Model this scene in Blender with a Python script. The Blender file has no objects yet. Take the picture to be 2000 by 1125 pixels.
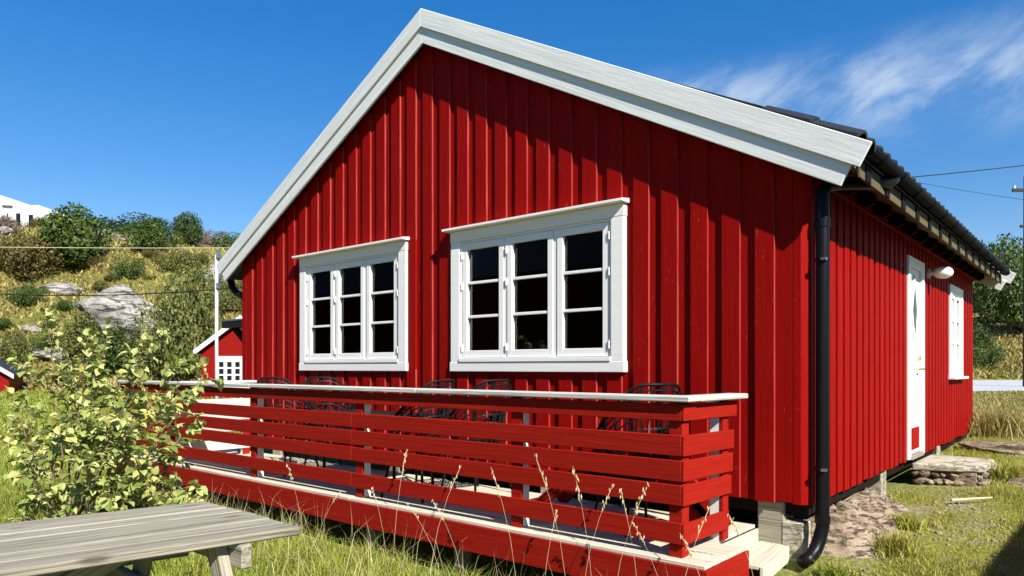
import bpy, bmesh, math, random
import numpy as np
from mathutils import Vector, Matrix
R = math.radians
scene = bpy.context.scene
COL = scene.collection
random.seed(7)
rng = np.random.default_rng(11)

# ------------------------------------------------------------------ camera
PSI = 0.7017
FW = Vector((-math.sin(PSI), math.cos(PSI), 0))
RT = Vector((math.cos(PSI), math.sin(PSI), 0))
cam_d = bpy.data.cameras.new('camera')
cam = bpy.data.objects.new('camera', cam_d)
COL.objects.link(cam)
cam.location = (0, 0, 0)
cam.rotation_euler = (R(90), 0, PSI)
cam_d.sensor_width = 36
cam_d.lens = 1385.6 / 2000 * 36
cam_d.shift_y = (717.4 - 562.5) / 2000
cam_d.clip_end = 3000
cam_d.clip_start = 0.05
scene.camera = cam

# ------------------------------------------------------------------ sun and sky
SUN = Vector((1, -0.36, 0.86)).normalized()
SUN_EL = math.asin(SUN.z)
SUN_AZ = math.atan2(SUN.x, SUN.y)          # clockwise from +Y
sl = bpy.data.lights.new('sun', 'SUN')
sl.energy = 5.0
sl.angle = R(0.53)
sl.color = (1, 0.95, 0.87)
so = bpy.data.objects.new('sun', sl)
COL.objects.link(so)
so.rotation_euler = (-SUN).to_track_quat('-Z', 'Y').to_euler()

w = bpy.data.worlds.new('World')
scene.world = w
w.use_nodes = True
nt = w.node_tree
nt.nodes.clear()
def N(t, **k):
    n = nt.nodes.new(t)
    for a, b in k.items():
        setattr(n, a, b)
    return n
def L(a, b):
    nt.links.new(a, b)
out = N('ShaderNodeOutputWorld')
bg = N('ShaderNodeBackground')
bg.inputs[1].default_value = 0.118
sky = N('ShaderNodeTexSky', sky_type='NISHITA', sun_disc=False)
sky.sun_elevation = SUN_EL
sky.sun_rotation = SUN_AZ
sky.air_density = 1.0
sky.dust_density = 0.0
sky.ozone_density = 2.4
hsv = N('ShaderNodeHueSaturation')
hsv.inputs['Saturation'].default_value = 1.72
hsv.inputs['Value'].default_value = 1.0
hsv.inputs['Hue'].default_value = 0.512
gam = N('ShaderNodeGamma')
gam.inputs[1].default_value = 0.72
L(sky.outputs[0], gam.inputs[0])
L(gam.outputs[0], hsv.inputs['Color'])
# thin cirrus: streaked noise in azimuth / elevation, one long drifting band
tc = N('ShaderNodeTexCoord')
sep = N('ShaderNodeSeparateXYZ')
L(tc.outputs['Generated'], sep.inputs[0])
def M(op, a, b=None, c=None):
    n = N('ShaderNodeMath', operation=op)
    for i, v in enumerate((a, b, c)):
        if v is None:
            continue
        if isinstance(v, (int, float)):
            n.inputs[i].default_value = v
        else:
            L(v, n.inputs[i])
    return n.outputs[0]
az = M('ARCTAN2', sep.outputs[0], sep.outputs[1])
el = M('ARCSINE', sep.outputs[2])
def smooth(v, a, b):
    n = N('ShaderNodeMapRange', interpolation_type='SMOOTHSTEP')
    L(v, n.inputs[0])
    n.inputs[1].default_value = a
    n.inputs[2].default_value = b
    return n.outputs[0]
comb = N('ShaderNodeCombineXYZ')
ca, sa = math.cos(R(24)), math.sin(R(24))
along = M('ADD', M('MULTIPLY', az, ca), M('MULTIPLY', el, sa))
across = M('SUBTRACT', M('MULTIPLY', el, ca), M('MULTIPLY', az, sa))
L(M('MULTIPLY', along, 8.0), comb.inputs[0])
L(M('MULTIPLY', across, 17.0), comb.inputs[1])
n1 = N('ShaderNodeTexNoise')
n1.inputs['Scale'].default_value = 1.0
n1.inputs['Detail'].default_value = 7
n1.inputs['Roughness'].default_value = 0.62
n1.inputs['Distortion'].default_value = 0.35
L(comb.outputs[0], n1.inputs['Vector'])
wisp = M('ADD', M('MULTIPLY', smooth(n1.outputs[0], 0.34, 0.72), 0.62), 0.06)
# band: elevation about 19 degrees, from azimuth -28 degrees on to the right
cen = M('ADD', 0.335, M('MULTIPLY', M('ADD', az, 0.3), -0.02))
dist = M('ABSOLUTE', M('SUBTRACT', el, cen))
wid = M('ADD', 0.075, M('MULTIPLY', M('ADD', az, 0.3), 0.05))
band = smooth(M('DIVIDE', dist, wid), 1.0, 0.1)
start = smooth(az, -0.66, -0.40)
far_end = smooth(az, 1.6, 0.6)
mask = M('MULTIPLY', M('MULTIPLY', band, start), far_end)
cl = M('MULTIPLY', M('MULTIPLY', wisp, mask), 1.0)
mix = N('ShaderNodeMixRGB')
L(cl, mix.inputs[0])
L(hsv.outputs[0], mix.inputs[1])
mix.inputs[2].default_value = (3.0, 3.5, 4.1, 1)
L(mix.outputs[0], bg.inputs[0])
L(bg.outputs[0], out.inputs[0])

scene.view_settings.view_transform = 'Standard'
scene.view_settings.look = 'None'
scene.view_settings.exposure = 1.0
scene.view_settings.gamma = 1
scene.view_settings.use_curve_mapping = False
scene.render.engine = 'CYCLES'
scene.cycles.max_bounces = 6
scene.cycles.transparent_max_bounces = 12

# ------------------------------------------------------------------ materials
class Mat:
    def __init__(s, name):
        s.m = bpy.data.materials.new(name)
        s.m.use_nodes = True
        s.nt = s.m.node_tree
        s.nt.nodes.clear()
        s.out = s.n('ShaderNodeOutputMaterial')
        s.p = s.n('ShaderNodeBsdfPrincipled')
        s.l(s.p.outputs[0], s.out.inputs[0])
    def n(s, t, **k):
        x = s.nt.nodes.new(t)
        for a, b in k.items():
            setattr(x, a, b)
        return x
    def l(s, a, b):
        s.nt.links.new(a, b)
    def set(s, **k):
        for a, b in k.items():
            s.p.inputs[a.replace('_', ' ')].default_value = b
        return s
    def coords(s, scale=(1, 1, 1), obj=True, rand=True):
        t = s.n('ShaderNodeTexCoord')
        o = t.outputs['Object']
        if not obj:
            g = s.n('ShaderNodeNewGeometry')
            o = g.outputs['Position']
        if rand:
            oi = s.n('ShaderNodeObjectInfo')
            mu = s.n('ShaderNodeMath', operation='MULTIPLY')
            mu.inputs[1].default_value = 37.0
            s.l(oi.outputs['Random'], mu.inputs[0])
            ad = s.n('ShaderNodeVectorMath', operation='ADD')
            s.l(o, ad.inputs[0])
            s.l(mu.outputs[0], ad.inputs[1])
            o = ad.outputs[0]
        mp = s.n('ShaderNodeMapping')
        mp.inputs['Scale'].default_value = scale
        s.l(o, mp.inputs[0])
        return mp.outputs[0]
    def noise(s, vec, scale=1, detail=4, rough=.55, dist=0):
        x = s.n('ShaderNodeTexNoise')
        x.inputs['Scale'].default_value = scale
        x.inputs['Detail'].default_value = detail
        x.inputs['Roughness'].default_value = rough
        x.inputs['Distortion'].default_value = dist
        s.l(vec, x.inputs['Vector'])
        return x.outputs[0]
    def ramp(s, v, stops):
        x = s.n('ShaderNodeValToRGB')
        e = x.color_ramp.elements
        while len(e) < len(stops):
            e.new(0.5)
        for i, (p, c) in enumerate(stops):
            e[i].position = p
            e[i].color = (c[0], c[1], c[2], 1) if not isinstance(c, (int, float)) else (c, c, c, 1)
        s.l(v, x.inputs[0])
        return x.outputs[0]
    def mix(s, f, a, b, mode='MIX'):
        x = s.n('ShaderNodeMixRGB', blend_type=mode)
        for i, v in enumerate((f, a, b)):
            if isinstance(v, (int, float)):
                x.inputs[i].default_value = v if i == 0 else (v, v, v, 1)
            elif isinstance(v, tuple):
                x.inputs[i].default_value = (*v, 1)
            else:
                s.l(v, x.inputs[i])
        return x.outputs[0]
    def math(s, op, a, b):
        x = s.n('ShaderNodeMath', operation=op)
        for i, v in enumerate((a, b)):
            if isinstance(v, (int, float)):
                x.inputs[i].default_value = v
            else:
                s.l(v, x.inputs[i])
        return x.outputs[0]
    def col(s, c):
        s.l(c, s.p.inputs['Base Color'])
    def bump(s, h, strength=.3, dist=.01):
        b = s.n('ShaderNodeBump')
        b.inputs['Strength'].default_value = strength
        b.inputs['Distance'].default_value = dist
        s.l(h, b.inputs['Height'])
        s.l(b.outputs[0], s.p.inputs['Normal'])
    def rnd(s):
        return s.n('ShaderNodeObjectInfo').outputs['Random']
    def island(s):
        return s.n('ShaderNodeNewGeometry').outputs['Random Per Island']

def simple(name, c, rough=.6, metal=0, spec=.25):
    m = Mat(name)
    m.set(Base_Color=(*c, 1), Roughness=rough, Metallic=metal)
    m.p.inputs['Specular IOR Level'].default_value = spec
    v = m.coords((6, 6, 6))
    f = m.noise(v, 3, 3)
    m.col(m.mix(f, tuple(x * .8 for x in c), tuple(min(1, x * 1.2) for x in c)))
    return m.m

def painted_wood(name, base, dark, fleck, fleck_amt, rough=.45, vary=.25, grain=.35, spec=.35, edge=0, up=False):
    """paint over sawn boards: grain runs along local x, worn flecks, per board tint"""
    m = Mat(name)
    m.p.inputs['Specular IOR Level'].default_value = spec
    v = m.coords((38, 38, 1.6) if up else (1.6, 38, 38))
    g = m.noise(v, 1.0, 6, .65, .6)
    v2 = m.coords((7, 7, 2.2) if up else (2.2, 7, 7))
    b = m.noise(v2, 1.1, 4, .6)
    c = m.mix(m.ramp(g, [(.3, 0), (.75, 1)]), dark, base)
    c = m.mix(m.math('MULTIPLY', m.ramp(b, [(.45, 0), (.8, 1)]), .35), c, dark)
    r = m.rnd()
    c = m.mix(m.math('MULTIPLY', r, vary), c, tuple(x * .55 for x in base))
    v3 = m.coords((9, 60, 60))
    k = m.noise(v3, 1.3, 3, .7)
    patch = m.noise(m.coords((.7, 2, 2)), 1.3, 2)
    thr = m.math('MULTIPLY', m.ramp(k, [(.66, 0), (.72, 1)]), m.ramp(patch, [(.5, 0), (.64, 1)]))
    c = m.mix(m.math('MULTIPLY', thr, fleck_amt), c, fleck)
    if edge:
        t = m.n('ShaderNodeTexCoord')
        sx = m.n('ShaderNodeSeparateXYZ')
        m.l(t.outputs['Object'], sx.inputs[0])
        ab = m.math('ABSOLUTE', sx.outputs[1], 0)
        em = m.ramp(m.math('MULTIPLY', ab, 10.0), [(edge * 10 - .045, 0), (edge * 10 - .005, 1)])
        em = m.math('MULTIPLY', em, m.ramp(g, [(.35, .15), (.62, 1)]))
        c = m.mix(m.math('MULTIPLY', em, .36), c, fleck)
    m.col(c)
    ro = m.ramp(b, [(.2, rough - .08), (.9, rough + .2)])
    m.l(ro, m.p.inputs['Roughness'])
    h = m.math('ADD', g, m.math('MULTIPLY', k, .5))
    m.bump(h, grain, .004)
    return m.m

def weathered_wood(name, a, b, c, rough=.8, strength=.6):
    m = Mat(name)
    m.set(Roughness=rough)
    m.p.inputs['Specular IOR Level'].default_value = .25
    g = m.noise(m.coords((1.0, 34, 34)), 1.3, 7, .7, 1.2)
    f = m.noise(m.coords((1.4, 90, 90)), 1.0, 4, .6)
    p = m.noise(m.coords((1.2, 3, 3)), 1.6, 5, .6)
    cc = m.ramp(g, [(.32, c), (.48, a), (.70, b)])
    cc = m.mix(m.math('MULTIPLY', m.ramp(p, [(.35, 0), (.75, 1)]), .55), cc, a)
    cc = m.mix(m.math('MULTIPLY', m.ramp(f, [(.34, 1), (.46, 0)]), .75), cc, c)
    kn = m.n('ShaderNodeTexVoronoi')
    m.l(m.coords((1.5, 5, 5)), kn.inputs['Vector'])
    kn.inputs['Scale'].default_value = 1.2
    cc = m.mix(m.math('MULTIPLY', m.ramp(kn.outputs['Distance'], [(.05, 1), (.12, 0)]), .7), cc, tuple(x * .5 for x in c))
    cc = m.mix(m.math('MULTIPLY', m.rnd(), .3), cc, c)
    m.col(cc)
    m.bump(m.math('ADD', g, f), strength, .005)
    return m.m

MATS = {}
MATS['red'] = painted_wood('red_paint', (.29, .0042, .0022), (.20, .0022, .0014), (.44, .15, .12), .6, rough=.6, spec=.06, edge=.0738)
MATS['red_corner'] = painted_wood('red_corner_paint', (.29, .0042, .0022), (.20, .0022, .0014), (.44, .15, .12), .6, rough=.6, spec=.06, up=True)
MATS['red_rail'] = painted_wood('red_rail_paint', (.34, .014, .006), (.22, .0075, .004), (.45, .17, .12), .55, rough=.6, grain=.8, spec=.08)
MATS['white'] = painted_wood('white_paint', (.81, .80, .75), (.72, .71, .67), (.5, .48, .44), .3, rough=.45, vary=.04, grain=.12)
MATS['barge'] = painted_wood('weathered_white_paint', (.80, .81, .78), (.55, .57, .55), (.2, .19, .18), .9, rough=.6, vary=.06, grain=.45)
MATS['deck'] = weathered_wood('deck_wood', (.56, .52, .40), (.68, .64, .50), (.33, .29, .21))
MATS['grey_wood'] = weathered_wood('grey_wood', (.30, .275, .205), (.42, .39, .305), (.080, .068, .048), strength=.9)
MATS['cap_wood'] = weathered_wood('cap_wood', (.52, .51, .46), (.70, .69, .64), (.26, .25, .22))
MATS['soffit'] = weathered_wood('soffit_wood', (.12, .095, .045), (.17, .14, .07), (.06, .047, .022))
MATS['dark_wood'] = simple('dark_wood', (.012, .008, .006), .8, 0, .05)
MATS['black_metal'] = simple('black_metal', (.006, .006, .007), .36, 0, .14)
MATS['black_wire'] = simple('black_wire', (.006, .006, .007), .5, 0, .15)
MATS['gutter_metal'] = simple('gutter_metal', (.010, .011, .013), .6, 0, .02)
MATS['steel'] = simple('steel', (.6, .6, .6), .3, 1)
MATS['brass'] = simple('brass', (.6, .48, .2), .3, 1)
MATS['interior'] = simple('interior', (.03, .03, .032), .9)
MATS['concrete'] = None
MATS['tile'] = simple('roof_tile', (.022, .023, .026), .5)
MATS['slate'] = simple('dark_roofing', (.03, .035, .045), .5)
MATS['lamp_glass'] = simple('opal_glass', (.82, .80, .74), .2)
MATS['far_red'] = painted_wood('far_red_paint', (.25, .008, .006), (.16, .005, .004), (.4, .2, .18), .3, spec=.08)
MATS['far_white'] = simple('far_white', (.56, .57, .57), .6)
MATS['far_glass'] = simple('far_glass', (.012, .013, .016), .1)
MATS['pole_wood'] = simple('pole_wood', (.035, .028, .024), .8)
MATS['cable'] = simple('cable', (.02, .02, .022), .6)
MATS['pale_cable'] = simple('pale_cable', (.55, .50, .34), .6)
MATS['bark'] = simple('bark', (.075, .055, .04), .9)
MATS['stem'] = simple('shrub_stem', (.20, .14, .09), .8)

# window glass: thin pane, part mirror by angle, part clear
m = Mat('window_glass')
m.nt.nodes.remove(m.p)
tr = m.n('ShaderNodeBsdfTransparent')
tr.inputs[0].default_value = (.55, .58, .58, 1)
gl = m.n('ShaderNodeBsdfGlossy')
gl.inputs['Roughness'].default_value = .015
fr = m.n('ShaderNodeFresnel')
fr.inputs[0].default_value = 1.42
ms = m.n('ShaderNodeMixShader')
m.l(fr.outputs[0], ms.inputs[0])
m.l(tr.outputs[0], ms.inputs[1])
m.l(gl.outputs[0], ms.inputs[2])
m.l(ms.outputs[0], m.out.inputs[0])
MATS['glass'] = m.m

def rock_mat(name, a, b, c, lichen, scale=1.0):
    m = Mat(name)
    m.set(Roughness=.9)
    m.p.inputs['Specular IOR Level'].default_value = .2
    v = m.coords((scale, scale, scale * 1.6), obj=False, rand=False)
    n = m.noise(v, 2.2, 8, .65, .5)
    n2 = m.noise(v, 9, 6, .7)
    vo = m.n('ShaderNodeTexVoronoi', feature='DISTANCE_TO_EDGE')
    vo.inputs['Scale'].default_value = 2.6
    mp = m.n('ShaderNodeVectorMath', operation='ADD')
    m.l(v, mp.inputs[0])
    m.l(n, mp.inputs[1])
    m.l(mp.outputs[0], vo.inputs['Vector'])
    bd = m.noise(m.coords((scale * 1.5, scale * 2.2, scale * 8), obj=False, rand=False), 1.5, 6, .7, 1.0)
    cc = m.ramp(n, [(.3, c), (.48, a), (.7, b)])
    cc = m.mix(m.ramp(bd, [(.36, .85), (.45, 0)]), cc, tuple(x * .4 for x in c))
    cc = m.mix(m.ramp(n2, [(.52, 0), (.66, .6)]), cc, lichen)
    crack = m.math('MULTIPLY', m.ramp(vo.outputs['Distance'], [(.0, 1), (.02, 0)]), m.ramp(n2, [(.45, 0), (.6, 1)]))
    cc = m.mix(m.math('MULTIPLY', crack, .7), cc, tuple(x * .35 for x in c))
    m.col(cc)
    m.bump(m.math('SUBTRACT', m.math('ADD', n, m.math('MULTIPLY', n2, .6)), m.math('MULTIPLY', m.ramp(bd, [(.36, 1), (.48, 0)]), .8)), 1.0, .06 / scale)
    return m.m
MATS['granite'] = rock_mat('granite', (.285, .21, .145), (.39, .31, .23), (.10, .078, .06), (.26, .26, .16), 2.2)
MATS['hill_rock'] = rock_mat('hill_rock', (.30, .28, .25), (.42, .40, .365), (.09, .08, .07), (.30, .28, .15), .28)
MATS['concrete'] = rock_mat('concrete', (.42, .385, .29), (.50, .46, .36), (.30, .27, .20), (.46, .43, .31), 3)
MATS['stones'] = rock_mat('gravel_stones', (.29, .245, .17), (.38, .33, .24), (.18, .15, .10), (.32, .28, .18), 12)

def leaf_mat(name, cols, trans=.35, spec=.3, rough=.5, island=True):
    m = Mat(name)
    r = m.island() if island else m.rnd()
    n = m.noise(m.coords((1, 1, 1), obj=False, rand=False), .9, 3)
    stops = [(i / (len(cols) - 1), c) for i, c in enumerate(cols)]
    f = m.math('ADD', m.math('MULTIPLY', r, .75), m.math('MULTIPLY', n, .3))
    cc = m.ramp(f, stops)
    m.col(cc)
    m.set(Roughness=rough)
    m.p.inputs['Specular IOR Level'].default_value = spec
    t = m.n('ShaderNodeBsdfTranslucent')
    m.l(cc, t.inputs[0])
    x = m.n('ShaderNodeMixShader')
    x.inputs[0].default_value = trans
    m.l(m.p.outputs[0], x.inputs[1])
    m.l(t.outputs[0], x.inputs[2])
    m.l(x.outputs[0], m.out.inputs[0])
    return m.m
MATS['leaf_bush'] = leaf_mat('shrub_leaf', [(.07, .12, .02), (.19, .25, .055), (.36, .41, .12), (.47, .48, .18), (.52, .46, .10)], .3, .4, .45)
MATS['leaf_green'] = leaf_mat('tree_leaf', [(.022, .05, .008), (.06, .10, .014), (.11, .15, .025)], .25)
MATS['leaf_dark'] = leaf_mat('dark_leaf', [(.015, .035, .007), (.04, .07, .013), (.075, .11, .02)], .25)
MATS['leaf_pale'] = leaf_mat('pale_leaf', [(.055, .07, .016), (.12, .13, .03), (.21, .20, .055)], .25)
MATS['leaf_rust'] = leaf_mat('rust_leaf', [(.05, .05, .012), (.10, .09, .022), (.19, .12, .035)], .25)
MATS['leaf_yellow'] = leaf_mat('yellow_leaf', [(.16, .17, .02), (.30, .27, .03), (.45, .36, .04)], .25)
MATS['leaf_twig'] = leaf_mat('twig', [(.10, .07, .06), (.18, .13, .10), (.24, .18, .13)], .1)
MATS['grass'] = leaf_mat('grass_blade', [(.05, .10, .010), (.18, .25, .028), (.36, .38, .06), (.56, .50, .18)], .4, .2)
MATS['grass_right'] = leaf_mat('short_grass_blade', [(.11, .18, .015), (.26, .29, .035), (.40, .37, .07), (.55, .47, .20)], .35, .2)
MATS['grass_dry'] = leaf_mat('dry_grass_blade', [(.10, .115, .02), (.24, .215, .05), (.40, .32, .11), (.50, .39, .19)], .3, .2)
MATS['straw'] = leaf_mat('straw', [(.55, .44, .22), (.66, .56, .33), (.72, .62, .40)], .3, .2)

def ground_mat():
    m = Mat('ground_soil')
    m.set(Roughness=.95)
    m.p.inputs['Specular IOR Level'].default_value = .1
    v = m.coords((1, 1, 1), obj=False, rand=False)
    big = m.noise(v, .45, 5, .6)
    mid = m.noise(v, 2.6, 6, .65)
    fine = m.noise(v, 24, 5, .7)
    green = m.ramp(fine, [(.3, (.07, .10, .015)), (.5, (.17, .19, .03)), (.7, (.30, .28, .08))])
    soil = m.ramp(fine, [(.3, (.12, .095, .06)), (.5, (.25, .215, .155)), (.72, (.40, .36, .28))])
    # bare gravel path on the right of the house
    sx = m.n('ShaderNodeSeparateXYZ')
    m.l(v, sx.inputs[0])
    right = m.ramp(m.math('ADD', m.math('MULTIPLY', sx.outputs[0], .25), 1.0), [(.50, 0), (.75, 1)])
    g = m.math('MULTIPLY', right, m.ramp(m.math('ADD', m.math('MULTIPLY', big, .4), m.math('MULTIPLY', mid, .6)), [(.47, 0), (.60, 1)]))
    m.col(m.mix(g, green, soil))
    m.bump(m.math('ADD', mid, fine), .8, .03)
    return m.m
MATS['ground'] = ground_mat()
def hill_mat():
    m = Mat('hill_turf')
    m.set(Roughness=.95)
    m.p.inputs['Specular IOR Level'].default_value = .1
    v = m.coords((1, 1, 1), obj=False, rand=False)
    a = m.noise(v, .11, 6, .65)
    b = m.noise(v, .5, 6, .7)
    f = m.noise(v, 2.8, 5, .75)
    dry = m.ramp(f, [(.3, (.13, .11, .03)), (.5, (.25, .20, .06)), (.7, (.36, .28, .11))])
    grn = m.ramp(f, [(.3, (.07, .10, .02)), (.5, (.17, .19, .04)), (.7, (.27, .26, .07))])
    cc = m.mix(m.ramp(m.math('ADD', m.math('MULTIPLY', a, .6), m.math('MULTIPLY', b, .4)), [(.42, 0), (.58, 1)]), grn, dry)
    rk = m.noise(v, .32, 7, .7, .6)
    cc = m.mix(m.ramp(rk, [(.60, 0), (.66, 1)]), cc, m.ramp(b, [(.3, (.20, .18, .16)), (.6, (.42, .40, .36))]))
    m.col(cc)
    m.bump(m.math('ADD', b, f), 1.0, .5)
    return m.m
MATS['hill'] = hill_mat()
def road_mat():
    m = Mat('gravel_road')
    m.set(Roughness=.9)
    f = m.noise(m.coords((1, 1, 1), obj=False, rand=False), 6, 6, .7)
    m.col(m.ramp(f, [(.3, (.32, .32, .33)), (.7, (.46, .46, .46))]))
    return m.m
MATS['road'] = road_mat()

# ------------------------------------------------------------------ helpers
def tag(o, label=None, cat=None, group=None, kind=None):
    if label: o['label'] = label
    if cat: o['category'] = cat
    if group: o['group'] = group
    if kind: o['kind'] = kind
    return o

def link(name, me, mat=None, parent=None, smooth=False):
    if mat is not None and len(me.materials) == 0:
        me.materials.append(MATS[mat] if isinstance(mat, str) else mat)
    if smooth:
        me.polygons.foreach_set('use_smooth', [True] * len(me.polygons))
    o = bpy.data.objects.new(name, me)
    COL.objects.link(o)
    if parent is not None:
        o.parent = parent
    return o

def empty(name, label, cat, group=None, loc=(0, 0, 0), rz=0):
    o = bpy.data.objects.new(name, None)
    o.empty_display_size = .2
    COL.objects.link(o)
    o.location = loc
    o.rotation_euler = (0, 0, rz)
    return tag(o, label, cat, group)

class MB:
    def __init__(s):
        s.v = []; s.f = []
    def add(s, vs, fs):
        n = len(s.v)
        s.v += [tuple(p) for p in vs]
        s.f += [tuple(i + n for i in f) for f in fs]
        return s
    def box(s, x0, x1, y0, y1, z0, z1):
        return s.add([(x0, y0, z0), (x1, y0, z0), (x1, y1, z0), (x0, y1, z0), (x0, y0, z1), (x1, y0, z1), (x1, y1, z1), (x0, y1, z1)],
                     [(0, 3, 2, 1), (4, 5, 6, 7), (0, 1, 5, 4), (1, 2, 6, 5), (2, 3, 7, 6), (3, 0, 4, 7)])
    def prism(s, poly, axis, a, b):
        """poly in the two other axes (cyclic order), extruded along axis from a to b"""
        n = len(poly)
        def P(p, t):
            if axis == 0: return (t, p[0], p[1])
            if axis == 1: return (p[0], t, p[1])
            return (p[0], p[1], t)
        vs = [P(p, a) for p in poly] + [P(p, b) for p in poly]
        fs = [tuple(range(n))[::-1], tuple(range(n, 2 * n))]
        fs += [(i, (i + 1) % n, n + (i + 1) % n, n + i) for i in range(n)]
        return s.add(vs, fs)
    def tube(s, path, r, n=6, closed=False, caps=True):
        path = [Vector(p) for p in path]
        rs = r if isinstance(r, (list, tuple)) else [r] * len(path)
        m = len(path)
        vs = []
        up = None
        for i, p in enumerate(path):
            if closed:
                t = path[(i + 1) % m] - path[i - 1]
            else:
                t = path[min(i + 1, m - 1)] - path[max(i - 1, 0)]
            t.normalize()
            if up is None:
                up = Vector((0, 0, 1)) if abs(t.z) < .9 else Vector((1, 0, 0))
            a = t.cross(up)
            if a.length < 1e-4:
                a = t.cross(Vector((0, 1, 0)))
            a.normalize()
            b = a.cross(t).normalized()
            up = b
            for k in range(n):
                q = 2 * math.pi * k / n
                vs.append(p + a * math.cos(q) * rs[i] + b * math.sin(q) * rs[i])
        fs = []
        for i in range(m if closed else m - 1):
            j = (i + 1) % m
            for k in range(n):
                fs.append((i * n + k, i * n + (k + 1) % n, j * n + (k + 1) % n, j * n + k))
        if caps and not closed:
            fs.append(tuple(range(n))[::-1])
            fs.append(tuple(range((m - 1) * n, m * n)))
        return s.add(vs, fs)
    def mesh(s, name):
        me = bpy.data.meshes.new(name)
        me.from_pydata(s.v, [], s.f)
        bm = bmesh.new()
        bm.from_mesh(me)
        bmesh.ops.recalc_face_normals(bm, faces=bm.faces)
        bm.to_mesh(me)
        bm.free()
        return me
    def build(s, name, mat, parent=None, smooth=False, bevel=0):
        o = link(name, s.mesh(name), mat, parent, smooth)
        if bevel:
            bev(o, bevel)
        return o

def bev(o, wd=.003, seg=1):
    b = o.modifiers.new('bevel', 'BEVEL')
    b.width = wd
    b.segments = seg
    b.limit_method = 'ANGLE'
    b.angle_limit = R(40)

def board(name, p0, p1, nrm, width, thick, mat, parent=None, e0=0, e1=0, bevel=.003, warp=0):
    """plank from p0 to p1 (axis of its middle line, back face); local x = length, y = width, z = nrm"""
    p0 = Vector(p0); p1 = Vector(p1)
    x = (p1 - p0); Ln = x.length; x.normalize()
    z = Vector(nrm); z = (z - x * z.dot(x)).normalized()
    y = z.cross(x)
    h = width / 2
    n = 1 if not warp else 6
    vs, fs = [], []
    for i in range(n + 1):
        t = i / n
        wz = warp * random.uniform(-1, 1) if warp else 0
        for (yy, zz) in ((-h, 0), (h, 0), (h, thick), (-h, thick)):
            a = e0 * yy; b = Ln + e1 * yy
            vs.append((a + (b - a) * t, yy, zz + wz))
    for i in range(n):
        for k in range(4):
            a = i * 4 + k; b = i * 4 + (k + 1) % 4
            fs.append((a, b, b + 4, a + 4))
    fs.append((3, 2, 1, 0))
    fs.append((n * 4, n * 4 + 1, n * 4 + 2, n * 4 + 3))
    mb = MB().add(vs, fs)
    o = link(name, mb.mesh(name), mat)
    M4 = Matrix((( x.x, y.x, z.x, p0.x), (x.y, y.y, z.y, p0.y), (x.z, y.z, z.z, p0.z), (0, 0, 0, 1)))
    if parent is not None:
        o.parent = parent
        o.matrix_basis = parent_inv(parent) @ M4
    else:
        o.matrix_basis = M4
    if bevel:
        bev(o, bevel)
    return o

def parent_inv(p):
    m = Matrix.Identity(4)
    while p is not None:
        m = p.matrix_basis @ m
        p = p.parent
    return m.inverted()

def kids(o):
    return [c for c in bpy.data.objects if c.parent == o]
def copy_tree(o, parent=None):
    c = o.copy()
    COL.objects.link(c)
    if parent is not None:
        c.parent = parent
    for ch in kids(o):
        if ch is not c:
            copy_tree(ch, c)
    return c

def np_mesh(name, verts, faces4=None, faces3=None):
    """fast mesh from numpy arrays of quads and triangles"""
    me = bpy.data.meshes.new(name)
    nq = 0 if faces4 is None else len(faces4)
    ntr = 0 if faces3 is None else len(faces3)
    me.vertices.add(len(verts))
    me.vertices.foreach_set('co', np.asarray(verts, dtype=np.float32).ravel())
    parts = []
    if nq: parts.append(np.asarray(faces4, dtype=np.int32).ravel())
    if ntr: parts.append(np.asarray(faces3, dtype=np.int32).ravel())
    idx = np.concatenate(parts)
    me.loops.add(len(idx))
    me.loops.foreach_set('vertex_index', idx)
    me.polygons.add(nq + ntr)
    st = np.concatenate([np.arange(nq) * 4, nq * 4 + np.arange(ntr) * 3]).astype(np.int32)
    me.polygons.foreach_set('loop_start', st)
    me.update(calc_edges=True)
    me.validate()
    return me

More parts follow.
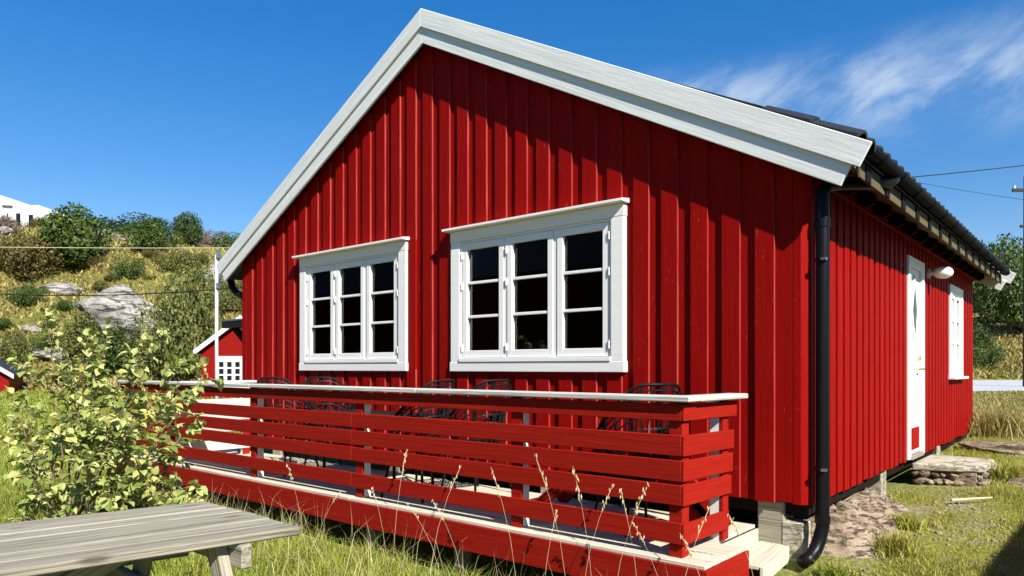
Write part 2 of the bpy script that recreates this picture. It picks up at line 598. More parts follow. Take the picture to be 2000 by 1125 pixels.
# ------------------------------------------------------------------ terrain
def sstep(x, a, b):
    t = np.clip((x - a) / (b - a), 0, 1)
    return t * t * (3 - 2 * t)
_ph = rng.uniform(0, 6.28, (40, 2)); _dr = rng.normal(size=(40, 2)); _dr /= np.linalg.norm(_dr, axis=1)[:, None]
def fbm(X, Y, s, k0=0, n=10):
    z = 0; a = 1; f = 1 / s
    for i in range(n):
        d = _dr[(k0 + i) % 40]; p = _ph[(k0 + i) % 40]
        z = z + a * np.sin((X * d[0] + Y * d[1]) * f * 6.283 + p[0] + 1.7 * np.sin((X * d[1] - Y * d[0]) * f * 3.1 + p[1]))
        a *= .72; f *= 1.45
    return z / 3.0
HOUSE = (-9.38, -1.64, 5.2, 13.02)
def zg(X, Y):
    X = np.asarray(X, float); Y = np.asarray(Y, float)
    d = X * FW.x + Y * FW.y
    r = X * RT.x + Y * RT.y
    u = r / np.maximum(d, 1.0)
    left = -1.46 + .10 * sstep(d, 8, 36) + 0.07 * sstep(X, -2.2, -4.0) * sstep(Y, 3.0, 1.2)
    right = np.interp(Y, [-50, 3.0, 5.2, 6.6, 8.3, 12.5, 30, 60], [-1.44, -1.44, -1.40, -1.32, -1.22, -1.04, -1.08, -1.0])
    left = left - .19 * sstep(Y, 2.7, 3.7) * sstep(Y, 5.6, 4.6) * sstep(X, -11.5, -9.5)
    k = sstep(X, -3.2, -1.4)
    kk = np.maximum(k * sstep(Y, 4.2, 5.4), sstep(X, -2.6, -1.2) * .8)
    z = left * (1 - kk) + right * kk
    z = z + .018 * fbm(X, Y, 1.6, 3, 5) * sstep(d, 1, 3)
    # far right: the road shelf tilts up towards the bank
    rz = np.interp(d, [0, 14, 31, 46, 53, 62, 100, 160], [-1.08, -1.08, -1.1, -.84, 1.9, 3.4, 8.5, 9.0])
    rb = sstep(u, .30, .50) * sstep(d, 15, 22)
    # the hill
    crest = np.interp(u, [-1.6, -1.0, -.72, -.64, -.52, -.44, -.38, -.2, .1, .35, .6, 1.2], [18, 18.4, 18.2, 18.0, 17.3, 15.8, 15.0, 13, 10, 9, 9, 9])
    t = np.clip((d - 38) / 57, 0, 1)
    prof = .30 * sstep(t, 0, .22) + .12 * t + .34 * sstep(t, .25, .62) + .24 * sstep(t, .6, 1.0)
    bumps = fbm(X, Y, 19, 12, 9) * 1.15 * sstep(d, 38, 52)
    hill = -1.36 + (crest + 1.36) * prof + bumps * (1 - .8 * sstep(d, 78, 94)) - sstep(d, 102, 240) * 14
    hz = np.where(d > 38, hill, z)
    z = np.where(d > 38, hz, z)
    z = z * (1 - rb) + (rz + fbm(X, Y, 14, 20, 8) * .5 * sstep(d, 47, 58)) * rb
    return z
def zg1(x, y):
    return float(zg(np.array([x]), np.array([y]))[0])
def ray(px, py):
    u = (px - 1000) / 1385.6; v = -(py - 717.4) / 1385.6
    return FW + RT * u + Vector((0, 0, v))
def on_ground(px, py, d0=20, d1=180):
    q = ray(px, py)
    ds = np.arange(d0, d1, .25)
    zz = zg(q.x * ds, q.y * ds)
    h = np.nonzero(q.z * ds <= zz)[0]
    d = ds[h[0]] if len(h) else 97.0
    return Vector((q.x * d, q.y * d, float(zg1(q.x * d, q.y * d)))), d
def at_depth(px, d):
    q = ray(px, 717.4)
    return Vector((q.x * d, q.y * d, zg1(q.x * d, q.y * d)))

def terrain():
    a0 = math.atan2(FW.y, FW.x)
    fine = np.linspace(-R(44), R(44), 260)
    rest = np.linspace(R(44), 2 * math.pi - R(44), 66)[1:-1]
    ang = np.concatenate([fine, rest]) + a0
    rad = np.concatenate([[.4], np.geomspace(1.0, 34, 110), np.linspace(35, 118, 90), np.geomspace(122, 900, 26)])
    A, Rr = np.meshgrid(ang, rad)
    X = np.cos(A) * Rr; Y = np.sin(A) * Rr
    Z = zg(X, Y)
    nr, na = X.shape
    V = np.stack([X, Y, Z], -1).reshape(-1, 3)
    i = np.arange(nr - 1)[:, None]; j = np.arange(na)[None, :]
    q = np.stack([i * na + j, i * na + (j + 1) % na, (i + 1) * na + (j + 1) % na, (i + 1) * na + j], -1).reshape(-1, 4)
    q = q[:, ::-1]
    cx = V[q].mean(1)
    d = cx[:, 0] * FW.x + cx[:, 1] * FW.y
    u = (cx[:, 0] * RT.x + cx[:, 1] * RT.y) / np.maximum(d, 1)
    far = (d > 38) & ~((u > .45) & (d < 46.5))
    def sub(mask, name, mat):
        f = q[mask]
        used, inv = np.unique(f, return_inverse=True)
        me = np_mesh(name, V[used], faces4=inv.reshape(-1, 4))
        o = link(name, me, mat, smooth=True)
        tag(o, kind='structure')
        return o
    sub(~far, 'ground', 'ground')
    sub(far, 'hill', 'hill')
    c = np.array([[0, 0, zg1(.3, .3)]] )
terrain()

# gravel road beyond the house on the right
def road():
    us = np.linspace(.30, 1.6, 40)
    ds = np.linspace(31.5, 45.5, 12)
    U, D = np.meshgrid(us, ds)
    D = D + np.sin(U * 9) * .25
    X = D * (FW.x + U * RT.x); Y = D * (FW.y + U * RT.y)
    Z = zg(X, Y) + .03
    V = np.stack([X, Y, Z], -1).reshape(-1, 3)
    n = len(us)
    i = np.arange(len(ds) - 1)[:, None]; j = np.arange(n - 1)[None, :]
    q = np.stack([i * n + j, i * n + j + 1, (i + 1) * n + j + 1, (i + 1) * n + j], -1).reshape(-1, 4)
    o = link('road', np_mesh('road', V, faces4=q), 'road', smooth=True)
    tag(o, kind='structure')
road()

# ------------------------------------------------------------------ the house
AX, SL = -5.51, .528                       # ridge line x, roof slope
YW, YB = 5.195, 13.02                      # front face of the boards, back wall
XR, XL = -1.639, -9.379
ZB = -.984
def roof_z(x, base):
    return base - SL * abs(x - AX)
house = empty('boathouse', 'large red timber house with white gable boards and two white windows above the deck', 'house', loc=(AX, YW, ZB))
HI = Matrix.Translation((-AX, -YW, -ZB))
def H(o):
    """re-express an object built in world coordinates below the house"""
    o.parent = house
    o.matrix_basis = HI @ o.matrix_basis
    return o
def hb(*a, **k):
    return board(*a, parent=house, **k)
WINS = [(-7.93, -5.877), (-5.205, -3.129)]
WZ0, WZ1 = -.042, 1.40
def gable_board(xa, xb, y_back, thick, k):
    xm = (xa + xb) / 2
    ztop = roof_z(xm, 3.54)
    spans = [(ZB + random.uniform(-.012, .012), ztop)]
    cut = None
    for (a, b) in WINS:
        if xb > a + .002 and xa < b - .002:
            cut = (a, b)
    s = SL if xm < AX else -SL
    def one(xa, xb, z0, z1, slope):
        # local x is up; with the normal -Y local y points to +X
        e = slope
        hb('cladding_board', ((xa + xb) / 2, y_back, z0), ((xa + xb) / 2, y_back, z1), (0, -1, 0), xb - xa, thick, 'red', e1=-e if False else e, bevel=.0035)
    if cut is None:
        one(xa, xb, spans[0][0], ztop, s)
    else:
        a, b = cut
        one(xa, xb, ZB + random.uniform(-.012, .012), WZ0 + .02, 0)
        one(xa, xb, WZ1 - .02, ztop, s)
        if xa < a - .012:
            one(xa, a + .004, WZ0 + .02, WZ1 - .02, 0)
        if xb > b + .012:
            one(b - .004, xb, WZ0 + .02, WZ1 - .02, 0)
PER = .2585
for k in range(0, 29):
    xa = -2.029 - PER * k
    wv = random.uniform(-.004, .004)
    gable_board(xa, xa + .148 + wv, YW + .023, .023, k)
    gable_board(xa + .135, xa + PER + .012, YW + .046, .0228, k)
gable_board(-9.30, -9.255, YW + .046, .0228, 0)
# corner boards
H(MB().prism([(XR - .118, YW + .046), (XR - .118, YW + .0222), (XR - .062, YW + .0215), (XR - .004, YW + .062), (XR - .003, YW + .131), (XR - .05, YW + .131)], 2, ZB - .006, 1.46).build('corner_board', 'red_corner', bevel=.004))
hb('corner_board', (XL + .056, YW + .025, ZB), (XL + .056, YW + .025, 1.46), (0, -1, 0), .112, .030, 'red', bevel=.005)

# side wall boards
DY0, DY1 = 8.36, 9.20
SW0, SW1 = 10.86, 11.90
def side_board(ya, yb, x_back, thick):
    def one(ya, yb, z0, z1):
        if yb - ya < .01: return
        hb('cladding_board', (x_back, (ya + yb) / 2, z0), (x_back, (ya + yb) / 2, z1), (1, 0, 0), yb - ya, thick, 'red', bevel=.0035)
    zb = ZB + random.uniform(-.012, .012)
    if yb > DY0 and ya < DY1:
        one(ya, yb, 1.19, 1.49)
        if ya < DY0 - .01: one(ya, DY0, zb, 1.19)
        if yb > DY1 + .01: one(DY1, yb, zb, 1.19)
    elif yb > SW0 and ya < SW1:
        one(ya, yb, zb, -.12); one(ya, yb, 1.10, 1.49)
        if ya < SW0 - .01: one(ya, SW0, -.12, 1.10)
        if yb > SW1 + .01: one(SW1, yb, -.12, 1.10)
    else:
        one(ya, yb, zb, 1.49)
sp = .193
n = int((YB - 5.33) / sp)
for k in range(n + 1):
    y = 5.325 + k * sp
    side_board(y, min(y + .128, YB), XR - .022, .022)
    if y + .118 < YB:
        side_board(y + .118, min(y + sp + .01, YB), XR - .044, .0218)
# hidden walls, floor and dark inside
def wall_prism(name, y0, y1, mat):
    poly = [(XL + .06, ZB + .02), (XR - .06, ZB + .02), (XR - .06, roof_z(XR - .06, 3.50)), (AX, 3.50), (XL + .06, roof_z(XL + .06, 3.50))]
    H(MB().prism(poly, 1, y0, y1).build(name, mat))
wall_prism('back_wall', YB - .04, YB, 'red')
H(MB().box(XL, XL + .05, YW + .03, YB, ZB, 1.49).build('left_wall', 'red'))
# inner lining of the gable, built round the two windows
lin = MB()
yl0, yl1 = YW + .047, YW + .09
def lin_piece(xa, xb, z0, z1a, z1b):
    lin.prism([(xa, z0), (xb, z0), (xb, z1b), (xa, z1a)], 1, yl0, yl1)
edges = [XL + .06, WINS[0][0], WINS[0][1], WINS[1][0], WINS[1][1], XR - .07]
for i in range(5):
    a, b = edges[i], edges[i + 1]
    if i in (1, 3):
        lin_piece(a, b, ZB + .02, WZ0 + .03, WZ0 + .03)
        if i == 1:
            lin_piece(a, b, WZ1 - .03, roof_z(a, 3.5), roof_z(b, 3.5))
        else:
            lin_piece(a, b, WZ1 - .03, roof_z(a, 3.5), roof_z(b, 3.5))
    elif a < AX < b:
        lin_piece(a, AX, ZB + .02, roof_z(a, 3.5), 3.5)
        lin_piece(AX, b, ZB + .02, 3.5, roof_z(b, 3.5))
    else:
        lin_piece(a, b, ZB + .02, roof_z(a, 3.5), roof_z(b, 3.5))
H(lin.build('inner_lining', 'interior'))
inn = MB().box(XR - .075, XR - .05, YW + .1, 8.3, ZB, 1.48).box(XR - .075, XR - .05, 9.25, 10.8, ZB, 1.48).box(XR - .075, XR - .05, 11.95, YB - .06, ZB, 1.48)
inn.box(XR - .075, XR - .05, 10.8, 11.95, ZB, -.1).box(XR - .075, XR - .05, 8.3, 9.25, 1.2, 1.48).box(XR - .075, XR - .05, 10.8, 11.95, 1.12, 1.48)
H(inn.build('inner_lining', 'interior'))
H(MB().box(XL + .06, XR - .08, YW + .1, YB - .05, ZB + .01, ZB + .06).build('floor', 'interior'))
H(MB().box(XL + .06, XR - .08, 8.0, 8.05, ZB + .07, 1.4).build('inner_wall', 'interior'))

# ---- roof
yF, yK = 5.09, 13.12
for sgn in (1, -1):
    def sx(t): return AX + sgn * t
    # sheathing
    poly = [(sx(0), 3.55), (sx(4.20), 3.55 - SL * 4.20), (sx(4.20), 3.575 - SL * 4.20), (sx(0), 3.575)]
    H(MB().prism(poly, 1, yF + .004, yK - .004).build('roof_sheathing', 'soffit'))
    # rafter tails
    nraf = 15
    for i in range(nraf):
        y = 5.30 + i * (12.86 - 5.30) / (nraf - 1)
        poly = [(sx(3.4), 3.548 - SL * 3.4), (sx(4.03), 3.548 - SL * 4.03), (sx(4.03), 3.548 - SL * 4.03 - .07), (sx(3.97), 3.548 - SL * 4.03 - .10), (sx(3.4), 3.548 - SL * 3.4 - .115)]
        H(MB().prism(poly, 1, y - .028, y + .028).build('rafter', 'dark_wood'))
        if sgn > 0:
            H(MB().box(AX + 4.229, AX + 4.240, y - .055, y + .055, 1.266, 1.392).build('gutter_strap', 'gutter_metal'))
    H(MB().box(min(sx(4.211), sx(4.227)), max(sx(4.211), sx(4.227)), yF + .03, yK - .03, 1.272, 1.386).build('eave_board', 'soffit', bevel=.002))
    # battens under the tiles
    H(MB().prism([(sx(0), 3.577), (sx(4.21), 3.577 - SL * 4.21), (sx(4.21), 3.66 - SL * 4.21), (sx(0), 3.66)], 1, yF + .01, yK - .01).build('roof_deck', 'dark_wood'))
# barge boards, front and back, upper one proud of the lower one
xd = Vector((1, 0, -SL)).normalized()
def barge(sgn, y_back, thick, nrm, zlow, zhigh, tip_len, name, mat):
    d = Vector((sgn, 0, -SL)).normalized()
    zm = (zlow + zhigh) / 2
    wd = (zhigh - zlow) * d.x * sgn
    p0 = Vector((AX, y_back, zm))
    p1 = p0 + d * tip_len
    z = Vector(nrm)
    y = z.cross(d)
    # plumb cut at the ridge
    upc = y.z
    e0 = (Vector((0, 0, 1)).dot(d)) / upc
    return board(name, p0, p1, nrm, wd, thick, mat, parent=house, e0=e0, bevel=.004)
for sgn in (1, -1):
    barge(sgn, 5.087, .027, (0, -1, 0), 3.393, 3.572, 4.70, 'barge_board', 'barge')
    barge(sgn, 5.0595, .0215, (0, -1, 0), 3.558, 3.75, 4.84, 'barge_board', 'barge')
    barge(sgn, yK, .027, (0, 1, 0), 3.393, 3.572, 4.80, 'barge_board', 'barge')
    barge(sgn, yK + .0275, .0215, (0, 1, 0), 3.558, 3.75, 4.94, 'barge_board', 'barge')
# tiles: the eave courses you can see one by one, the rest of each slope in one part
tile_sec = [(-.115, .0), (-.06, .035), (0, .045), (.05, .02), (.09, -.012), (.115, -.005)]
def tile_mesh(Ln):
    mb = MB()
    top = [(a, b + .0) for a, b in tile_sec]
    bot = [(a, b - .018) for a, b in tile_sec][::-1]
    sec = top + bot
    n = len(sec)
    vs = [(0, a, b) for a, b in sec] + [(Ln, a, b + .0) for a, b in sec]
    fs = [tuple(range(n)), tuple(range(n, 2 * n))[::-1]] + [(i, n + i, n + (i + 1) % n, (i + 1) % n) for i in range(n)]
    return mb.add(vs, fs).mesh('roof_tile')
tm = tile_mesh(.40)
tm.materials.append(MATS['tile'])
def place_tile(sgn, t, y):
    """tile whose lower end lies t metres down the slope from the ridge (plan distance)"""
    o = bpy.data.objects.new('roof_tile', tm)
    COL.objects.link(o)
    down = Vector((sgn, 0, -SL)).normalized()
    up = Vector((SL * sgn, 0, 1)).normalized()
    x = -down
    z = (up + down * -.05).normalized()
    x = (x - z * x.dot(z)).normalized()
    yv = z.cross(x)
    p = Vector((AX + sgn * t, y, 3.735 - SL * t + .065))
    o.matrix_basis = HI @ Matrix(((x.x, yv.x, z.x, p.x), (x.y, yv.y, z.y, p.y), (x.z, yv.z, z.z, p.z), (0, 0, 0, 1)))
    o.parent = house
for k in range(35):
    y = 5.26 + k * .228
    place_tile(1, 4.21, y)
    place_tile(1, 3.90, y)
for sgn in (1, -1):
    poly = [(AX + sgn * .02, 3.70), (AX + sgn * 4.14, 3.70 - SL * 4.14), (AX + sgn * 4.14, 3.826 - SL * 4.14), (AX + sgn * .02, 3.72 - SL * .02)]
    H(MB().prism(poly, 1, 5.25, 5.33).build('verge_strip', 'tile', bevel=.006))
def tile_field(sgn, t_hi):
    vs, fs = [], []
    ys = []
    y = 5.26
    for k in range(35):
        for a, b in tile_sec:
            ys.append((y + a + .05, b))
        y += .228
    ts = []
    t = .02
    while t < t_hi:
        ts.append((t, -.0)); ts.append((min(t + .30, t_hi), .035)); t += .31
    for (t, dz) in ts:
        for (yy, b) in ys:
            vs.append((AX + sgn * t, yy, 3.672 - SL * t + b + dz))
    ny = len(ys)
    for i in range(len(ts) - 1):
        for j in range(ny - 1):
            fs.append((i * ny + j, i * ny + j + 1, (i + 1) * ny + j + 1, (i + 1) * ny + j))
    me = bpy.data.meshes.new('roof_tiles')
    me.from_pydata(vs, [], fs)
    o = link('roof_tiles', me, 'tile')
    H(o)
    o['kind'] = 'stuff'
tile_field(1, 3.55)
tile_field(-1, 4.26)
H(MB().tube([(AX, 5.45, 3.70), (AX, 13.1, 3.70)], .075, 10).build('ridge_cap', 'tile'))
# flashing strip on the barge board
# gutters
def gutter(x, z):
    mb = MB()
    n = 8
    vs, fs = [], []
    ys = [5.10, 13.10]
    for y in ys:
        for rr in (.054, .049):
            for k in range(n + 1):
                q = math.pi + math.pi * k / n
                vs.append((x + rr * math.cos(q), y, z + rr * math.sin(q)))
    m_ = n + 1
    for k in range(n):
        fs.append((k, k + 1, 2 * m_ + k + 1, 2 * m_ + k))
        fs.append((m_ + k, 3 * m_ + k, 3 * m_ + k + 1, m_ + k + 1))
        fs.append((k, m_ + k, m_ + k + 1, k + 1)); fs.append((2 * m_ + k, 2 * m_ + k + 1, 3 * m_ + k + 1, 3 * m_ + k))
    fs.append((0, 2 * m_, 3 * m_, m_)); fs.append((n, m_ + n, 3 * m_ + n, 2 * m_ + n))
    mb.add(vs, fs)
    o = mb.build('gutter', 'gutter_metal', smooth=False)
    H(o)
    for i in range(14):
        y = 5.35 + i * .58
        hk = MB()
        pts = [(x + .058 * math.cos(math.pi + math.pi * k / 8), y, z + .058 * math.sin(math.pi + math.pi * k / 8)) for k in range(9)]
        hk.tube(pts, .008, 4)
        c = hk.build('gutter_bracket', 'gutter_metal', parent=o)
        c.matrix_basis = Matrix.Identity(4)
    return o
gutter(AX + 4.285, 1.447)
gutter(AX - 4.275, 1.425)
# downpipes
def arc(c, a, b, r, t0, t1, n=6):
    return [Vector(c) + Vector(a) * (r * math.cos(t0 + (t1 - t0) * i / n)) + Vector(b) * (r * math.sin(t0 + (t1 - t0) * i / n)) for i in range(n + 1)]
px_, py_ = -1.565, 5.262
dp = MB()
path = [Vector((-1.235, 5.86, 1.41)), Vector((-1.25, 5.82, 1.375)), Vector((-1.33, 5.66, 1.345)), Vector((-1.47, 5.40, 1.315)), Vector((-1.545, 5.29, 1.29)), Vector((px_, py_, 1.23)), Vector((px_, py_, .6)), Vector((px_, py_, -.1)), Vector((px_, py_, -1.13))]
path += [Vector((px_ - .015, py_ - .02, -1.22)), Vector((px_ - .03, py_ - .065, -1.29)), Vector((px_ - .05, py_ - .13, -1.335)), Vector((px_ - .075, py_ - .20, -1.355))]
dp.tube(path, .047, 14)
dpo = H(dp.build('downpipe', 'black_metal', smooth=True))
def collar(p, r, h, par, mat='black_metal', nm='pipe_collar'):
    c = MB().tube([(p[0], p[1], p[2] - h / 2), (p[0], p[1], p[2] + h / 2)], r, 14).build(nm, mat, parent=par, smooth=False)
    c.matrix_basis = Matrix.Identity(4)
collar((px_, py_, 1.02), .052, .06, dpo)
collar((px_, py_, -1.08), .052, .05, dpo)
for z in (.76, -.72):
    collar((px_, py_, z), .0495, .022, dpo, nm='pipe_bracket')
    c = MB().box(px_ + .01, px_ + .045, py_ - .075, py_ - .04, z - .009, z + .009).build('bracket_screw', 'steel', parent=dpo)
lp = MB()
lx, ly = XL - .075, 5.30
lp.tube([(AX - 4.275, 5.24, 1.36), (AX - 4.275, 5.24, 1.26), (AX - 4.25, 5.25, 1.16), (AX - 4.15, 5.27, 1.07), (lx - .08, 5.29, 1.02), (lx - .01, ly, .96), (lx, ly, .86), (lx, ly, -1.1)], .05, 12)
H(lp.build('downpipe', 'black_metal', smooth=True))
# red frieze board under the eave
hb('frieze_board', (XR + .001, 5.34, 1.385), (XR + .001, YB, 1.385), (1, 0, 0), .09, .024, 'red')

# ---- windows in the gable
def window(a, b, flip):
    win = MB().prism([(a, WZ0), (b, WZ0), (b, WZ0 + .095), (a, WZ0 + .095)], 1, YW - .032, YW + .05).build('window', 'white', bevel=.004)
    H(win)
    def S(o):
        o.parent = win
        o.matrix_basis = HI.inverted() @ HI @ o.matrix_basis
        return o
    def sb(name, x0, x1, y0, y1, z0, z1, mat='white', bevel=.003):
        return S(MB().box(x0, x1, y0, y1, z0, z1).build(name, mat, bevel=bevel))
    cw = .135
    zt = 1.385
    sb('casing', a + .012, a + cw, YW - .028, YW + .05, WZ0 + .0955, zt - .105)
    sb('casing', b - cw, b - .012, YW - .028, YW + .05, WZ0 + .0955, zt - .105)
    sb('head_casing', a + .006, b - .006, YW - .030, YW + .05, zt - .1045, zt)
    # drip cap, sloping forward
    S(MB().prism([(YW - .105, zt + .004), (YW + .03, zt + .003), (YW + .03, zt + .045), (YW - .105, zt + .026)], 0, a - .045, b + .02).build('drip_cap', 'white', bevel=.002))
    ia, ib = a + cw, b - cw
    z0, z1 = WZ0 + .0955, zt - .105
    # outer frame
    sb('sill', ia, ib, YW - .040, YW + .06, z0, z0 + .038)
    fz0, fz1 = z0 + .0385, z1
    sb('frame', ia, ia + .028, YW - .008, YW + .08, fz0, fz1)
    sb('frame', ib - .028, ib, YW - .008, YW + .08, fz0, fz1)
    sb('frame', ia + .0285, ib - .0285, YW - .008, YW + .08, fz1 - .025, fz1)
    fa, fb = ia + .0285, ib - .0285
    sw = (fb - fa - 2 * .040) / 3
    for i in range(3):
        s0 = fa + i * (sw + .040)
        s1 = s0 + sw
        if i < 2:
            sb('mullion', s1 + .0005, s1 + .0395, YW - .004, YW + .08, fz0, fz1 - .0255)
        t0, t1 = fz0 + .004, fz1 - .029
        st = .062
        x0, x1 = s0 + .003, s1 - .003
        ya, yb = YW - .012, YW + .036
        sb('sash', x0, x0 + st, ya, yb, t0, t1)
        sb('sash', x1 - st, x1, ya, yb, t0, t1)
        sb('sash', x0 + st + .0002, x1 - st - .0002, ya, yb, t0, t0 + .072)
        sb('sash', x0 + st + .0002, x1 - st - .0002, ya, yb, t1 - .062, t1)
        gz0, gz1 = t0 + .072, t1 - .062
        ph = (gz1 - gz0) / 3
        for k in (1, 2):
            sb('glazing_bar', x0 + st + .0004, x1 - st - .0004, ya + .006, ya + .034, gz0 + ph * k - .013, gz0 + ph * k + .013)
        for k in range(3):
            p0 = gz0 + ph * k + (.0 if k == 0 else .012)
            p1 = gz0 + ph * (k + 1) - (.0 if k == 2 else .012)
            sb('pane', x0 + st - .004, x1 - st + .004, ya + .036, ya + .040, p0, p1, 'glass', bevel=0)
        # hinges
        hx = [s0 - .002, s0 - .004, s1 + .006][i]
        for hz in (t0 + .10, (t0 + t1) / 2 + .15, t1 - .12):
            S(MB().tube([(hx, ya - .006, hz - .035), (hx, ya - .006, hz + .035)], .009, 8).build('hinge', 'white'))
    return win
w1 = window(*WINS[0], False)
w2 = window(*WINS[1], True)

# things on the sill inside the right window
H(MB().box(-5.05, -3.28, YW + .092, YW + .26, .12, .145).build('window_shelf', 'white'))
for (x, r_, lb) in ((-4.10, .055, 'small white bowl inside the right window, behind the left part of its middle sash'), (-3.93, .06, 'small white bowl inside the right window, behind the right part of its middle sash')):
    b_ = MB().tube([(0, 0, 0), (0, 0, .03), (0, 0, .065)], [r_ * .55, r_ * .85, r_], 16).build('bowl', 'far_white', smooth=True)
    b_.location = (x, YW + .15, .1455)
    tag(b_, lb, 'bowl')
wv_ = empty('wire_ornament', 'thin bent wire ornament inside the left sash of the right window', 'ornament', loc=(-4.72, YW + .15, .1455))
MB().tube([(0, 0, 0), (.02, 0, .05), (.08, 0, .03), (.14, .01, .01)], .007, 5).build('base', 'steel', parent=wv_)
MB().tube([(.03, 0, .05), (-.10, 0, .20)], .004, 5).build('wire', 'steel', parent=wv_)
MB().tube([(.05, 0, .05), (-.04, 0, .22)], .004, 5).build('wire', 'steel', parent=wv_)

# ---- door on the side wall
def side_piece(name, x0, x1, y0, y1, z0, z1, mat, par=None, bevel=.003):
    o = MB().box(x0, x1, y0, y1, z0, z1).build(name, mat, bevel=bevel)
    if par is None:
        return H(o)
    o.parent = par
    return o
door = side_piece('door', XR - .055, XR - .018, DY0 + .115, DY1 - .115, -.94, 1.075, 'white')
side_piece('door_frame', XR - .06, XR + .018, DY0 + .005, DY0 + .11, -.975, 1.18, 'white', door)
side_piece('door_frame', XR - .06, XR + .018, DY1 - .11, DY1 - .005, -.975, 1.18, 'white', door)
side_piece('door_frame', XR - .06, XR + .016, DY0 + .1105, DY1 - .1105, 1.08, 1.182, 'white', door)
side_piece('threshold', XR - .05, XR + .03, DY0 + .1105, DY1 - .1105, -.985, -.945, 'grey_wood', door)
side_piece('kick_plate', XR - .017, XR - .012, DY0 + .15, DY1 - .15, -.90, -.66, 'red_corner', door)
dc_y, dc_z = (DY0 + DY1) / 2, .62
def diamond(s, x0, x1):
    return MB().prism([(dc_y - .13 * s, dc_z), (dc_y, dc_z - .34 * s), (dc_y + .13 * s, dc_z), (dc_y, dc_z + .34 * s)], 0, x0, x1)
f_ = diamond(1.15, XR - .0175, XR - .004).build('window_trim', 'white', parent=door)
g_ = diamond(.82, XR - .0035, XR - .001).build('diamond_pane', 'glass', parent=door)
g2 = diamond(.80, XR - .0039, XR - .0037).build('pane_back', 'interior', parent=door)
hd = MB().tube([(XR - .015, DY1 - .19, -.02), (XR + .045, DY1 - .19, -.02), (XR + .05, DY1 - .30, -.02)], .011, 8).build('handle', 'brass', parent=door)
hd = MB().tube([(XR - .017, DY1 - .19, .10), (XR + .008, DY1 - .19, .10)], .026, 12).build('lock', 'brass', parent=door)
# ---- small window on the side wall
wn = side_piece('window', XR - .05, XR + .022, SW0 + .005, SW0 + .12, -.125, 1.10, 'white')
side_piece('casing', XR - .05, XR + .022, SW1 - .12, SW1 - .005, -.125, 1.10, 'white', wn)
side_piece('casing', XR - .05, XR + .021, SW0 + .1205, SW1 - .1205, .985, 1.102, 'white', wn)
side_piece('casing', XR - .05, XR + .021, SW0 + .1205, SW1 - .1205, -.123, -.03, 'white', wn)
side_piece('sill', XR - .03, XR + .085, SW0 - .02, SW1 + .03, -.16, -.128, 'white', wn)
for (a, b) in ((SW0 + .122, SW0 + .50), (SW0 + .54, SW1 - .122)):
    side_piece('sash', XR - .045, XR + .004, a, a + .05, -.029, .984, 'white', wn)
    side_piece('sash', XR - .045, XR + .004, b - .05, b, -.029, .984, 'white', wn)
    side_piece('sash', XR - .045, XR + .004, a + .0505, b - .0505, .93, .984, 'white', wn)
    side_piece('sash', XR - .045, XR + .004, a + .0505, b - .0505, -.029, .03, 'white', wn)
    for k in (1, 2):
        side_piece('glazing_bar', XR - .03, XR - .002, a + .0505, b - .0505, .03 + .3 * k - .011, .03 + .3 * k + .011, 'white', wn)
    for k in range(3):
        side_piece('pane', XR - .034, XR - .031, a + .047, b - .047, .03 + .3 * k + (.01 if k else 0), .03 + .3 * (k + 1) - .01, 'glass', wn, bevel=0)
side_piece('mullion', XR - .045, XR + .006, SW0 + .5005, SW0 + .5395, -.029, .984, 'white', wn)

# ---- outside lamp
lm = empty('wall_lamp', 'white oval outdoor wall lamp under the eave beside the door', 'lamp', loc=(XR, 9.44, 1.09))
MB().tube([(.0, 0, 0), (.025, 0, 0)], .055, 14).build('base', 'far_white', parent=lm)
MB().tube([(.02, 0, 0), (.07, -.0, .004), (.09, 0, .004)], [.03, .032, .045], 12).build('neck', 'lamp_glass', parent=lm, smooth=True)
prof = [(0.07, .040), (.085, .055), (.11, .066), (.15, .072), (.19, .070), (.225, .058), (.25, .036), (.26, .010)]
MB().tube([(a, 0, .004 - (a - .08) * .04) for a, r in prof], [r for a, r in prof], 18).build('globe', 'lamp_glass', parent=lm, smooth=True)

# ---- awning on the left wall
aw = H(MB().box(XL - 1.08, XL - .002, 5.45, 6.9, .60, .70).build('awning', 'slate', bevel=.01))
c = MB().prism([(XL - .9, .598), (XL - .75, .598), (XL - .003, .12), (XL - .003, -.0)], 1, 5.5, 5.56).build('awning_brace', 'dark_wood', parent=aw)
c = MB().box(XL - 1.1, XL - .003, 5.42, 6.93, .7005, .722).build('awning_edge', 'far_white', parent=aw)

# ---- piers and dark skirting below the house
def pier(x, y, top, w_=.2, mat='grey_wood'):
    zb = zg1(x, y) - .15
    return H(MB().box(x - w_ / 2, x + w_ / 2, y - w_ / 2, y + w_ / 2, zb, top).build('foundation_pier', mat, bevel=.01))
for x in (-1.93, -4.0, -6.2, -8.6):
    pier(x, YW + .16, ZB + .002)
pier(-1.77, 5.33, ZB - .14, .16, 'concrete')
for y in (7.55, 10.4, 12.8):
    pier(-1.76, y, ZB + .002, .17, 'concrete')
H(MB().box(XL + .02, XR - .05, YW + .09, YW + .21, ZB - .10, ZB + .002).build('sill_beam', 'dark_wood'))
H(MB().box(XR - .19, XR - .055, YW + .25, YB - .1, ZB - .10, ZB + .002).build('sill_beam', 'dark_wood'))

